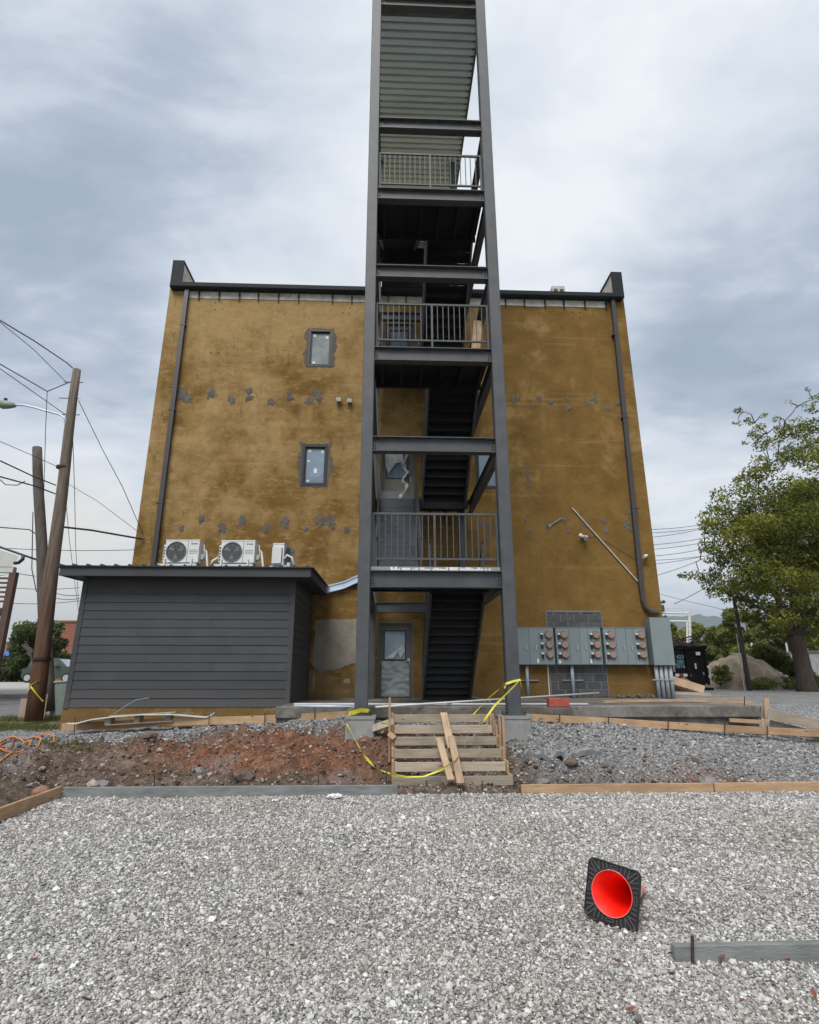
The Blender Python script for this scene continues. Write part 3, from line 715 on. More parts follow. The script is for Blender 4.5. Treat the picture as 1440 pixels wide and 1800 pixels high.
def window(a, b, c, d, stickers, glass='glass', label=None):
    m = MB(); t = .075; y0, y1 = WALL-.012, WALL+.16
    m.box(a+.003, a+t, y0, y1, c+.003, d-.003); m.box(b-t, b-.003, y0, y1, c+.003, d-.003); m.box(a+t, b-t, y0, y1, d-t, d-.003); m.box(a+t, b-t, y0, y1, c+.003, c+t)
    t2 = .035; a2, b2, c2, d2 = a+t, b-t, c+t, d-t; y2 = WALL+.03
    m.box(a2, a2+t2, y2, y1, c2, d2); m.box(b2-t2, b2, y2, y1, c2, d2); m.box(a2+t2, b2-t2, y2, y1, d2-t2, d2); m.box(a2+t2, b2-t2, y2, y1, c2, c2+t2)
    f = m.build('window', M['window_frame'], bld)
    if label: f['label'] = label
    m = MB(); m.box(a2+t2, b2-t2, WALL+.07, WALL+.085, c2+t2, d2-t2); m.build('pane', M[glass], f)
    for (u, v, w, h) in stickers:
        x, z = lerp(a2+t2, b2-t2, u), lerp(c2+t2, d2-t2, v); m = MB(); m.box(x-w/2, x+w/2, WALL+.064, WALL+.0695, z-h/2, z+h/2); m.build('sticker', M['sticker'], f)
window(*OPEN[0], [(.14, .94, .10, .10), (.86, .88, .09, .10), (.16, .06, .08, .08)], 'glass_pale', 'window with pale curtain drawn inside')
window(*OPEN[1], [(.17, .94, .09, .09), (.88, .92, .08, .09), (.13, .64, .08, .05), (.53, .36, .09, .15), (.15, .07, .07, .06)])
window(*OPEN[2], [(.1, .95, .09, .09), (.5, .5, .08, .12)])
m = MB(); a, b, c, d = OPEN[0]; m.add([(a+.3, WALL+.062, d-.16), (b-.2, WALL+.062, d-.5), (b-.14, WALL+.062, c+.25), (a+.62, WALL+.062, c+.14), (a+.4, WALL+.062, c+.8)], [(0, 1, 2, 3, 4)])
for i, o in enumerate(OPEN[:2]): ring_patch(*o, 3+i)
# doors
def door(a, b, c, d, mat, film):
    y1 = WALL+.18; t = .06
    m = MB(); m.box(a+.003, a+t, WALL-.01, y1, c+.003, d-.003); m.box(b-t, b-.003, WALL-.01, y1, c+.003, d-.003); m.box(a+t, b-t, WALL-.01, y1, d-t, d-.003)
    f = m.build('door', M['door_grey'], bld)
    a2, b2, d2 = a+t+.004, b-t-.004, d-t-.004; gx0, gx1, gz0, gz1 = a2+.12, b2-.16, c+1.02, d2-.20
    m = MB(); yy = WALL+.06
    for bx in ((a2, gx0, c+.01, d2), (gx1, b2, c+.01, d2), (gx0, gx1, c+.01, gz0), (gx0, gx1, gz1, d2)): m.box(bx[0], bx[1], yy, yy+.045, bx[2], bx[3])
    m.build('door_leaf', M[mat], f)
    m = MB(); e = .02
    m.box(gx0-e, gx0+.01, yy-.012, yy-.001, gz0-e, gz1+e); m.box(gx1-.01, gx1+e, yy-.012, yy-.001, gz0-e, gz1+e); m.box(gx0+.01, gx1-.01, yy-.012, yy-.001, gz0-e, gz0+.01); m.box(gx0+.01, gx1-.01, yy-.012, yy-.001, gz1-.01, gz1+e)
    m.build('glazing_bead', M['window_frame'], f)
    m = MB(); m.box(gx0, gx1, yy+.02, yy+.03, gz0, gz1); m.build('pane', M['glass'], f)
    m = MB(); m.tube([(b2-.07, yy-.001, c+.98), (b2-.07, yy-.05, c+.98), (b2-.19, yy-.055, c+.98)], .012, 6); m.box(b2-.10, b2-.04, yy-.010, yy-.001, c+.90, c+1.06); m.build('door_handle', M['chrome'], f)
    if film:   # crinkled protective film
        V = []; F = []; nx, nz = 14, 26; r = random.Random(5)
        for j in range(nz+1):
            for i in range(nx+1):
                x, z = lerp(a2+.05, b2-.05, i/nx), lerp(c+.04, gz0-.04, j/nz); V.append((x, yy-.018-.018*noise.noise(Vector((x*7, z*9, 3)))-.008*noise.noise(Vector((x*20, z*26, 3))), z))
        for j in range(nz):
            for i in range(nx): q = j*(nx+1)+i; F.append((q, q+1, q+nx+2, q+nx+1))
        m = MB(); m.add(V, F); m.build('door_film', M['film'], f, smooth=True)
        m = MB(); m.add([(gx0+.02, yy-.02, gz0+.02), (gx0+.2, yy-.03, gz0+.16), (gx0+.26, yy-.045, gz0+.04), (gx1-.06, yy-.03, gz0+.42), (gx1-.02, yy-.02, gz0+.22), (gx1-.14, yy-.02, gz0+.05), (gx1-.25, yy-.03, gz0+.26)], [(0, 1, 2), (2, 1, 3), (3, 4, 5), (3, 5, 6)])
        m.build('torn_film', M['film_white'], f)
    return f
door(*OPEN[3], 'door_grey', True); d2 = door(*OPEN[4], 'door_beige', False); door(*OPEN[5], 'door_grey', False)
# torn film hanging on the second storey door
V = []; F = []; n = 22
for j in range(n+1):
    z = 8.22-j*1.62/n; x0 = .44+.06*math.sin(j*.9)+.02*math.sin(j*2.3)-(.16*max(0, j-16)/6); w = .05+.06*abs(math.sin(j*.7+1))
    V += [(x0, WALL-.03-.03*math.sin(j*1.7), z), (x0+w, WALL-.10+.03*math.sin(j*1.1), z+.02)]
for j in range(n): F.append((j*2, j*2+1, j*2+3, j*2+2))
m = MB(); m.add(V, F); m.add([(-.12, WALL+.035, 8.2), (.42, WALL+.035, 8.24), (.45, WALL+.03, 7.95), (.2, WALL+.03, 7.9), (-.02, WALL+.03, 7.55), (-.1, WALL+.03, 7.8)], [(0, 1, 2, 3, 4, 5)])
m.build('hanging_film', M['film_white'], d2)
# threshold and scraped render beside the doors
def blotch(cx, cz, rx, rz, mat, name='mortar_patch', seed=0, th=.010, n=20, rag=.34, parent=None):
    r = random.Random(seed); P = []
    for k in range(n):
        t = 2*math.pi*k/n; q = 1+r.uniform(-rag, rag); P.append((cx+rx*q*math.cos(t), cz+rz*q*math.sin(t)))
    V = [(cx, WALL-th*1.6, cz)]+[(lerp(cx, x, .72), WALL-th, lerp(cz, z, .72)) for x, z in P]+[(x, WALL+.001, z) for x, z in P]; F = []
    for k in range(n): j = (k+1) % n; F += [(0, 1+k, 1+j), (1+k, 1+n+k, 1+n+j, 1+j)]
    m = MB(); m.add(V, F); return fixn(m.build(name, mat, parent or bld))
PX = [(318, 690, 9, 9), (329, 702, 9, 6), (313, 698, 6, 5), (372, 691, 6, 8), (407, 703, 7, 6), (438, 688, 5, 6), (439, 699, 6, 5), (476, 706, 7, 6), (508, 692, 4, 5), (510, 700, 7, 5), (543, 705, 7, 6), (556, 691, 7, 6), (561, 701, 6, 6),
      (354, 912, 6, 9), (319, 929, 5, 6), (391, 928, 7, 9), (426, 914, 7, 9), (467, 929, 7, 7), (501, 917, 8, 9), (537, 931, 5, 5), (564, 917, 9, 9), (581, 916, 8, 10), (610, 931, 6, 6),
      (902, 702, 7, 6), (948, 700, 4, 4), (968, 707, 5, 4), (936, 715, 3, 3), (997, 701, 4, 3), (1001, 717, 6, 3), (1033, 709, 5, 4), (1044, 702, 5, 5), (1068, 718, 7, 4), (1087, 709, 5, 5), (997, 520+200, 4, 3),
      (924, 916, 3, 4), (931, 934, 3, 3), (964, 924, 5, 5), (992, 917, 5, 4), (999, 934, 4, 4), (1030, 922, 5, 5), (1062, 917, 5, 5), (1066, 934, 5, 6), (1103, 923, 8, 8), (1107, 900, 5, 5), (846, 922, 8, 6), (861, 925, 5, 8)]
for i, (x, y, a, b) in enumerate(PX):
    p = W(x, y, WALL); s_ = .0165*(1+max(0, p.z-4)*.035); blotch(p.x, p.z, a*s_, b*s_*1.15, M['mortar'], seed=i)
    q = random.Random(i+900)
    if i % 3 == 0: blotch(p.x+q.uniform(-.1, .1), p.z-b*s_*1.1, a*s_*.4, b*s_*.5, M['mortar'], seed=i+300, th=.006, n=9)
# pale render patch left of the tower
m = MB(); n = 60; r = random.Random(4); P2 = []
base = [(-2.02, 3.16), (-.86, 3.18), (-.80, 2.6), (-.82, 2.0), (-1.1, 1.92), (-1.3, 1.83), (-1.85, 1.72), (-2.06, 1.95), (-2.02, 2.5)]
for i in range(len(base)):
    p, q = base[i], base[(i+1) % len(base)]
    for k in range(7): t = k/7; P2.append((lerp(p[0], q[0], t)+r.uniform(-.018, .018), lerp(p[1], q[1], t)+r.uniform(-.018, .018)))
m.prism([(x, z) for x, z in P2], 1, WALL-.014, WALL+.001); fixn(m.build('render_patch', M['render_patch'], bld))
for i, (x0, z0, x1, z1) in enumerate(((-2.0, 1.75, -1.99, 1.25), (-1.15, 1.55, -1.02, 1.42))): blotch((x0+x1)/2, (z0+z1)/2, .045 if i == 0 else .1, .26 if i == 0 else .07, M['render_patch'], 'render_smear', 40+i, .006)
# vertical scar with rust stain
blotch(W(928, 840, WALL).x, W(928, 840, WALL).z, .05, .42, M['mortar'], 'wall_scar', 77, .006, 16, .3)
blotch(W(931, 872, WALL).x, W(931, 872, WALL).z, .022, .15, M['tan_dark'], 'rust_stain', 78, .003, 10, .3)
for i, (x, y) in enumerate(((379, 532), (378, 544), (390, 532), (391, 543), (603, 550), (614, 552), (616, 541), (1007, 549), (1019, 549), (1008, 559), (1020, 559), (371, 620), (384, 620))):
    p = W(x, y, WALL); blotch(p.x, p.z, .035, .03, M['bolt'], 'drill_hole', 120+i, .002, 7, .1)
# blocked-up opening: real concrete blocks
m = MB(); bx0, bx1, bz0, bz1 = 4.55, 6.14, 1.10, 3.42; m.box(bx0-.015, bx1+.015, WALL-.006, WALL+.01, bz0-.03, bz1+.02); m.build('mortar_bed', M['cmu_joint'], bld)
bl = None; row = 0; z = bz0
while z < bz1-.05:
    h = min(.193, bz1-z); x = bx0-(.2 if row % 2 else 0)
    while x < bx1:
        a, b = max(x, bx0), min(x+.39, bx1)
        if b-a > .05:
            mm = MB(); mm.box(-.5, .5, -.016, .004, 0, 1)
            L0 = Vector(((a+b)/2, WALL-.006-random.uniform(.002, .008), z)) - ORG[bld.name]
            if bl is None: bl = local('concrete_block', mm, M['cmu'], bld, L0+ORG[bld.name]); bl.scale = (b-a-.022, 1, h-.022)
            else: piece(bl, L0, scale=(b-a-.022, 1, h-.022))
        x += .402
    z += .205; row += 1
m = MB(); m.box(bx0-.08, bx0-.05, WALL-.02, WALL, bz0, 2.0); m.build('trim_strip', M['white_pvc'], bld)

# ------------------------------------------------------------------ steel stair tower
TY = 10.9
tow = thing('stair_tower', 'tall dark grey steel stair tower with landings and railings in front of the building', 'stair tower', (.95, TY+.12, .9))
PLX0, PLX1, PRX0, PRX1 = -.58, -.34, 2.22, 2.47
def part(m, name, mat='steel', parent=None): return m.build(name, M[mat], parent or tow)
def post(x0, x1, y0, y1, z0, z1):
    m = MB(); m.beam(((x0+x1)/2, (y0+y1)/2, z0), ((x0+x1)/2, (y0+y1)/2, z1), x1-x0, y1-y0, (0, 1, 0), .012); return part(m, 'column')
post(PLX0, PLX1, TY, TY+.25, .955, 20.2); post(PRX0, PRX1, TY, TY+.25, .955, 20.2)
post(-.50, -.32, 15.72, 15.92, SLAB, 19.55); post(2.02, 2.20, 15.72, 15.92, SLAB, 19.55)
for x0, x1 in ((PLX0, PLX1), (PRX0, PRX1)):
    m = MB(); m.box(x0-.07, x1+.07, TY-.06, TY+.31, .93, .953); p = part(m, 'base_plate')
    m = MB()
    for bx in (x0-.05, x1+.05):
        for by in (TY-.035, TY+.28): m.tube([(bx, by, .953), (bx, by, .995)], .013, 6)
    m.build('anchor_bolts', M['bolt'], p)
BZ = [3.60, 6.42, 8.54, 10.68, 12.88, 15.07, 19.36]
def ibeam(p0, p1, top, h=.33, w=.19, name='beam'):
    """wide flange beam: flanges proud of the web"""
    p0, p1 = Vector((p0[0], p0[1], top-h/2)), Vector((p1[0], p1[1], top-h/2)); m = MB()
    m.beam(p0+Vector((0, 0, h/2-.009)), p1+Vector((0, 0, h/2-.009)), w, .018); m.beam(p0-Vector((0, 0, h/2-.009)), p1-Vector((0, 0, h/2-.009)), w, .018); m.beam(p0, p1, .012, h-.036)
    return part(m, name)
for i, z in enumerate(BZ):
    b = ibeam((PLX1+.002, TY+.12), (PRX0-.002, TY+.12), z)
    m = MB()
    for sx, x in ((1, PLX1+.055), (-1, PRX0-.055)):
        m.box(x-.045, x+.045, TY+.100, TY+.112, z-.29, z-.045)
    m.build('shear_plate', M['steel'], b)
    m = MB()
    for x in (PLX1+.055, PRX0-.055):
        for k in range(3): m.tube([(x, TY+.101, z-.10-.07*k), (x, TY+.084, z-.10-.07*k)], .017, 6)
    if i in (1, 3, 5):
        for x in (PLX1+.05, PLX1+.12, PLX1+.19, PRX0-.05, PRX0-.12, PRX0-.19):
            m.tube([(x, TY+.04, z-.018), (x, TY+.04, z-.05)], .017, 6)
    m.build('bolts', M['bolt'], b)
    # side beams and rear beam
    for x in (-.43, 2.34 if i < 6 else 2.34):
        ibeam((x, TY+.26), (x, 15.7), z-.002, .30, .14, 'side_beam')
    if i in (0, 2, 4): ibeam((-.31, 15.82), (2.01, 15.82), z-.01, .28, .14, 'rear_beam')
# landings
def landing(z, y0, y1, front):
    m = MB(); m.box(-.36, 2.24, y0, y1, z+.002, z+.075); l = part(m, 'landing', 'steel_dark')
    for k in range(6):
        x = lerp(-.18, 2.12, k/5); m = MB(); m.beam((x, y0+.03, z-.09), (x, y1-.03, z-.09), .05, .16); m.build('joist', M['steel_dark'], l)
    m = MB(); m.beam((-.34, (y1 if front else y0), z-.09), (2.22, (y1 if front else y0), z-.09), .05, .24); m.build('edge_channel', M['steel_dark'], l)
    return l
for z in (BZ[0], BZ[2], BZ[4]): landing(z, TY+.27, 12.40, True)
for z in (6.32, 10.62, 15.02): landing(z, 15.15, 16.16, False)
m = MB(); m.box(-.33, 2.2, TY+.05, TY+.062, BZ[0]+.003, BZ[0]+.072); m.build('toe_plate', M['concrete'], tow)
m = MB(); r = random.Random(8); x = .05
while x < 1.98:
    w = r.uniform(.02, .12); m.box(x, x+w, TY+.046, TY+.0495, BZ[0]+.003, BZ[0]+r.uniform(.03, .07)); x += w+r.choice((0, 0, .004, .03))
m.build('paint_streak', M['sticker'], tow)
# stair flights
BAL = {}
def flight(x0, x1, yb, zb, yf, zf, n):
    """rises from (yb,zb) to (yf,zf)"""
    m = MB(); 
    st = []
    for x in (x0, x1):
        m = MB(); m.beam((x, yb, zb-.06), (x, yf, zf-.14), .045, .30); st.append(part(m, 'stringer'))
    dz = (zf-zb)/n; dy = (yf-yb)/(n-1) if n > 1 else 0; s_ = 1 if yf > yb else -1
    w = x1-x0-.05
    m = MB(); m.box(-w/2, w/2, 0 if s_ > 0 else -abs(dy)-.02, (abs(dy)+.02) if s_ > 0 else 0, -.045, -.005)      # tread pan
    y_r = (0 if s_ > 0 else -.008)
    m.add([(-w/2, s_*.0, -.045), (w/2, s_*.0, -.045), (w/2, s_*.03, -dz-.04+.03), (-w/2, s_*.03, -dz-.04+.03)], [(0, 1, 2, 3)])
    m.add([(-w/2, s_*.008, -.045), (w/2, s_*.008, -.045), (w/2, s_*.038, -dz-.04+.03), (-w/2, s_*.038, -dz-.04+.03)], [(3, 2, 1, 0)])
    first = None
    for k in range(1, n):
        loc = Vector(((x0+x1)/2, yb+(k-1)*dy, zb+k*dz))
        if first is None: first = local('tread', m, M['steel_dark'], tow, loc)
        else: piece(first, loc-ORG[tow.name])
    # guard rails on both sides
    for x in (x0, x1):
        m = MB(); a = Vector((x, yb, zb+1.0)); b = Vector((x, yf, zf+.95)); m.tube([a, b], .02, 6); m.tube([a-Vector((0, 0, .82)), b-Vector((0, 0, .82))], .014, 5); g = part(m, 'handrail')
        for t in (0.02, .5, .98):
            p = a.lerp(b, t); m = MB(); m.box(p.x-.02, p.x+.02, p.y-.02, p.y+.02, p.z-1.0, p.z); m.build('rail_post', M['steel'], g)
        for k in range(1, 14):
            if abs(k-7) < .1: continue
            p = a.lerp(b, k/14)
            if 'f' not in BAL:
                mm = MB(); mm.box(-.008, .008, -.008, .008, -.81, 0); BAL['f'] = local('baluster', mm, M['steel'], g, p); 
            else: piece(BAL['f'], p-ORG[g.name] if g.name in ORG else p-ORG[tow.name], parent=g)
LX0, LX1, RX0, RX1 = -.26, .74, .94, 2.13
flight(RX0, RX1, 15.45, SLAB, 12.42, BZ[0], 15)
flight(LX0, LX1, 12.42, BZ[0], 15.13, 6.32, 15)
flight(RX0, RX1, 15.13, 6.32, 12.42, BZ[2], 13)
flight(LX0, LX1, 12.42, BZ[2], 15.13, 10.62, 13)
flight(RX0, RX1, 15.13, 10.62, 12.42, BZ[4], 13)
flight(LX0, LX1, 12.42, BZ[4], 15.13, 15.02, 13)
# front guard rails
for z in (BZ[0], BZ[2], BZ[4]):
    z0 = z+.075; y = TY+.17; top = z+1.20
    m = MB(); m.box(-.325, 2.205, y-.022, y+.022, top-.045, top); m.box(-.28, 2.16, y-.018, y+.018, z0+.155, z0+.195); g = part(m, 'guard_rail')
    for x in (-.305, .93, 2.185): m = MB(); m.box(x-.022, x+.022, y-.0215, y+.0215, z0, top-.046); m.build('rail_post', M['steel'], g)
    for a, b in ((-.305, .93), (.93, 2.185)):
        for k in range(1, 10):
            x = lerp(a, b, k/10); p = Vector((x, y, top-.046))
            if 'g' not in BAL: mm = MB(); mm.box(-.0095, .0095, -.0095, .0095, -.878, 0); BAL['g'] = local('baluster', mm, M['steel'], g, p)
            else: piece(BAL['g'], p-ORG[tow.name], parent=g)
# ribbed roof deck
def deck():
    m = MB(); y = TY+.3; prof = []; 
    while y < 17.0: prof += [(y, 0), (y+.125, 0), (y+.135, .08), (y+.185, .08), (y+.205, 0)]; y += .205001
    V = []; 
    for yy, dz in prof: V += [(-.40, yy, 19.02+dz), (2.36, yy, 19.02+dz)]
    F = [(2*i, 2*i+1, 2*i+3, 2*i+2) for i in range(len(prof)-1)]; m.add(V, F); return part(m, 'roof_deck', 'galv')
deck()
m = MB(); m.box(-.39, 2.35, TY+.3, 17.0, 19.10, 19.22); part(m, 'roof_slab', 'concrete')
m = MB(); m.beam((2.38, TY+.3, 19.06), (2.38, 17.0, 19.06), .05, .20); part(m, 'roof_edge', 'steel')
m = MB(); m.box(-.31, 1.98, 16.08, 16.13, 14.085, 15.0); m.build('rear_infill', M['steel_dark'], tow)
# mesh of film over the lower left flight
# concrete piers
def pier(x0, x1, y0, y1, z0, z1, label, name='concrete_pier'):
    m = MB(); m.beam(((x0+x1)/2, (y0+y1)/2, z0), ((x0+x1)/2, (y0+y1)/2, z1-.05), x1-x0-.03, y1-y0-.03, (0, 1, 0), .015); m.beam(((x0+x1)/2, (y0+y1)/2, z1-.05), ((x0+x1)/2, (y0+y1)/2, z1), x1-x0, y1-y0, (0, 1, 0), .012)
    return tag(m.build(name, M['concrete']), label, 'pier')
pier(-.74, -.19, TY-.16, TY+.42, .25, .93, 'square concrete pier under the left column, wrapped in yellow tape')
pier(2.06, 2.62, TY-.16, TY+.42, .2, .93, 'square concrete pier under the right column, right of the wooden step forms')

# ------------------------------------------------------------------ charcoal shed
SX0, SX1, SY = -6.95, -2.12, 13.2
shed = thing('siding_shed', 'charcoal lap siding shed built against the left side of the mustard building', 'shed', (-4.5, SY, .5))
m = MB(); m.box(SX0+.02, SX1-.02, SY+.03, WALL-.02, SLAB-.06, 3.82); m.build('shed_wall', M['siding'], shed)
m = MB(); m.box(SX0-.02, SX1+.04, SY+.01, WALL-.02, .38, SLAB-.08); m.build('foundation', M['stucco'], shed)
n = 15; z0 = .975; step = (3.80-z0)/n; bd = None; rs = random.Random(3)
for k in range(n):
    zz = z0+k*step; xa, xb = SX0+.1, SX1-.1; cut = lerp(xa, xb, (.37, .71, .52, .24, .63)[k % 5]+rs.uniform(-.04, .04))
    for p, q in ((xa, cut-.002), (cut+.002, xb)):
        m = MB(); m.add([(-.5, -.022, 0), (.5, -.022, 0), (.5, -.006, step+.012), (-.5, -.006, step+.012), (-.5, .01, 0), (.5, .01, 0), (.5, .01, step+.012), (-.5, .01, step+.012)],
                      [(0, 1, 2, 3), (4, 5, 1, 0), (3, 2, 6, 7), (0, 3, 7, 4), (1, 5, 6, 2)])
        loc = Vector(((p+q)/2, SY+.018+rs.uniform(-.002, .002), zz+rs.uniform(-.002, .002)))
        if bd is None: bd = local('siding_board', m, M['siding'], shed, loc); bd.scale = (q-p, 1, 1)
        else: piece(bd, loc-ORG[shed.name], scale=(q-p, 1, 1))
sd = None
for k in range(n):
    zz = z0+k*step; L0 = WALL-.05-(SY+.12); m = MB()
    m.add([(.022, -L0/2, 0), (.022, L0/2, 0), (.006, L0/2, step+.012), (.006, -L0/2, step+.012), (-.01, -L0/2, 0), (-.01, L0/2, 0), (-.01, L0/2, step+.012), (-.01, -L0/2, step+.012)],
          [(0, 1, 2, 3), (0, 4, 5, 1), (3, 2, 6, 7), (0, 3, 7, 4), (1, 5, 6, 2)])
    for x, fl in ((SX1-.018, 0), (SX0+.018, 1)):
        loc = Vector((x, (SY+.12+WALL-.05)/2, zz))
        if sd is None: sd = local('siding_board', m, M['siding'], shed, loc)
        else: piece(sd, loc-ORG[shed.name], rot=(0, 0, math.pi if fl else 0))
for x0, x1 in ((SX0, SX0+.11), (SX1-.11, SX1)):
    m = MB(); m.box(x0, x1, SY-.012, SY+.115, .955, 3.82); m.build('corner_board', M['siding'], shed)
RX, RXL, RY = -1.74, -7.30, 12.80
def rz(y): return 3.98+.03*(y-RY)
m = MB(); m.add([(RXL, RY, rz(RY)-.21), (RX, RY, rz(RY)-.21), (RX, RY, rz(RY)-.012), (RXL, RY, rz(RY)-.012), (RXL, RY+.03, rz(RY)-.21), (RX, RY+.03, rz(RY)-.21), (RX, RY+.03, rz(RY)-.012), (RXL, RY+.03, rz(RY)-.012)],
              [(0, 1, 2, 3), (7, 6, 5, 4), (0, 4, 5, 1), (1, 5, 6, 2), (0, 3, 7, 4)]); m.build('fascia', M['siding'], shed)
for x in (RX-.03, RXL+.0):
    m = MB(); ye = WALL-.01; m.add([(x, RY+.03, rz(RY)-.21), (x+.03, RY+.03, rz(RY)-.21), (x+.03, RY+.03, rz(RY)-.012), (x, RY+.03, rz(RY)-.012), (x, ye, rz(ye)-.21), (x+.03, ye, rz(ye)-.21), (x+.03, ye, rz(ye)-.012), (x, ye, rz(ye)-.012)],
                              [(0, 1, 2, 3), (7, 6, 5, 4), (0, 4, 5, 1), (1, 5, 6, 2), (0, 3, 7, 4)]); m.build('fascia', M['siding'], shed)
m = MB(); m.add([(RXL+.03, RY+.03, 3.80), (RX-.03, RY+.03, 3.80), (RX-.03, WALL-.01, 3.86), (RXL+.03, WALL-.01, 3.86)], [(3, 2, 1, 0)]); m.build('soffit', M['siding'], shed)
m = MB(); ye = WALL-.01; m.add([(RXL-.05, RY-.05, rz(RY)-.01), (RX+.06, RY-.05, rz(RY)-.01), (RX+.06, ye, rz(ye)-.01), (RXL-.05, ye, rz(ye)-.01), (RXL-.05, RY-.05, rz(RY)+.014), (RX+.06, RY-.05, rz(RY)+.014), (RX+.06, ye, rz(ye)+.014), (RXL-.05, ye, rz(ye)+.014)],
                      [(3, 2, 1, 0), (4, 5, 6, 7), (0, 1, 5, 4), (1, 2, 6, 5), (2, 3, 7, 6), (3, 0, 4, 7)]); rf = m.build('roof', M['roofmetal'], shed)
rib = None
x = RXL
while x < RX+.05:
    if rib is None:
        m = MB(); L0 = ye-RY+.04; m.add([(-.03, 0, 0), (.03, 0, 0), (.012, 0, .035), (-.012, 0, .035), (-.03, L0, .03*L0), (.03, L0, .03*L0), (.012, L0, .035+.03*L0), (-.012, L0, .035+.03*L0)], [(0, 1, 2, 3), (0, 3, 7, 4), (3, 2, 6, 7), (1, 5, 6, 2), (4, 7, 6, 5)])
        rib = local('roof_rib', m, M['roofmetal'], rf, (x, RY-.05, rz(RY)+.0142))
    else: piece(rib, Vector((x, RY-.05, rz(RY)+.0142))-ORG[shed.name], parent=rf)
    x += .305
# aluminium channel flashing from the shed roof to the tower
m = MB(); a = Vector((-1.78, WALL-.06, 3.98)); b = Vector((-1.25, WALL-.06, 4.12)); c = Vector((-.60, WALL-.06, 4.42))
for p, q in ((a, b), (b, c)):
    m.beam(p, q, .10, .19); m.beam(p+Vector((0, -.06, .09)), q+Vector((0, -.06, .09)), .035, .03); m.beam(p+Vector((0, -.06, -.09)), q+Vector((0, -.06, -.09)), .035, .03)
tag(m.build('line_cover', M['galv']), 'silver metal line cover sloping up the wall from shed roof to tower', 'line cover')

# ------------------------------------------------------------------ mini split units on the shed roof
def ac_unit(x, y, rot, label, logo=True, s=1.0):
    base = rz(y)+.05; t = thing('outdoor_ac_unit', label, 'air conditioner', (x, y, base), 'mini split units on the shed roof')
    Z = Vector((x, y, base))
    def P(mb, name, mat, parent=None, smooth=False):
        mb.v = [tuple(Vector(v)*s+Z) for v in mb.v]; return mb.build(name, M[mat], parent or t, smooth=smooth)
    m = MB(); m.beam((-.40, 0, .09+.275), (.40, 0, .09+.275), .29, .55, ch=.015); h = P(m, 'housing', 'ac_white')
    m = MB(); m.box(-.41, .41, -.152, .152, .625, .65); P(m, 'lid', 'ac_white')
    m = MB(); n = 28; cx, cz, R = -.135, .36, .235; y0 = -.147
    m.add([(cx, y0-.002, cz)]+[(cx+R*math.cos(k*2*math.pi/n), y0-.002, cz+R*math.sin(k*2*math.pi/n)) for k in range(n)], [(0, 1+(k+1) % n, 1+k) for k in range(n)]); P(m, 'fan_recess', 'black_rib')
    m = MB()
    for k in range(-5, 6):
        xx = k*.042; hh = math.sqrt(max(.001, R*R-xx*xx)); m.tube([(cx+xx, y0-.014, cz-hh), (cx+xx, y0-.014, cz+hh)], .0055, 4)
    for rr in (.07, .15, R): m.tube([(cx+rr*math.cos(a_), y0-.010, cz+rr*math.sin(a_)) for a_ in (i*2*math.pi/24 for i in range(25))], .006 if rr < R else .011, 4, False)
    P(m, 'fan_grille', 'ac_grille')
    m = MB()
    for k in range(3):
        a_ = k*2.094+.5; m.add([(cx+.03*math.cos(a_), y0-.006, cz+.03*math.sin(a_)), (cx+.19*math.cos(a_-.35), y0-.004, cz+.19*math.sin(a_-.35)), (cx+.2*math.cos(a_+.3), y0-.008, cz+.2*math.sin(a_+.3))], [(0, 1, 2)])
    P(m, 'fan_blade', 'ac_grille')
    m = MB(); m.box(.13, .137, y0-.006, y0+.004, .10, .62)
    for zz in (.40, .36, .32): m.box(.17, .37, y0-.005, y0+.004, zz, zz+.006)
    P(m, 'panel_line', 'ac_grille')
    m = MB(); m.box(.21, .24, y0-.004, y0+.004, .535, .575); m.box(.255, .35, y0-.004, y0+.004, .54, .566); P(m, 'badge', 'ac_grille')
    m = MB(); m.box(-.46, -.405, -.10, .14, .13, .54); P(m, 'coil_cover', 'ac_white')
    m = MB()
    for k in range(5): m.box(-.452, -.412, -.104, -.099, .16+k*.072, .16+k*.072+.045)
    P(m, 'coil_slot', 'black_rib')
    for xx in (-.33, .30):
        m = MB(); m.box(xx-.03, xx+.03, -.22, .22, .045, .09); m.box(xx-.02, xx+.02, -.30, -.22, .0, .16); P(m, 'foot', 'ac_white')
    m = MB(); m.box(-.50, .42, -.27, -.22, 0, .05); m.box(-.5, .42, .2, .25, 0, .05); P(m, 'stand', 'white_pvc')
    m = MB(); m.box(.405, .47, -.02, .12, .2, .32)
    m.tube([(.46, .05, .45), (.52, .03, .38), (.56, 0, .2), (.6, -.02, .0)], .028, 6); m.tube([(.46, .0, .56), (.49, -.05, .4), (.50, -.03, .25)], .012, 5); P(m, 'service_valve', 'white_pvc', h)
    t.rotation_euler = (0, 0, rot); return t
p = W(322, 990, 13.25); ac_unit(p.x, 13.25, rad(-3), 'white outdoor air conditioner unit leftmost on the shed roof', s=.98)
p = W(421, 992, 13.25); ac_unit(p.x-.02, 13.25, rad(-3), 'white outdoor air conditioner unit with slotted side, middle of the shed roof', s=.98)
p = W(496, 995, 13.6); ac_unit(p.x, 13.75, rad(80), 'white outdoor air conditioner turned sideways at the right of the shed roof', s=.95)
for i, (pts, lab) in enumerate(((((372, 978), (386, 955), (400, 985)), 'x'),)):
    pass
m = MB(); q = [W(498, 985, 13.2), W(505, 976, 13.2), W(513, 980, 13.2), W(517, 996, 13.2)]; m.tube(q, .03, 8); tag(m.build('drain_hose', M['white_pvc'], smooth=True), 'curved white insulated hose beside the sideways unit on the shed roof', 'hose')
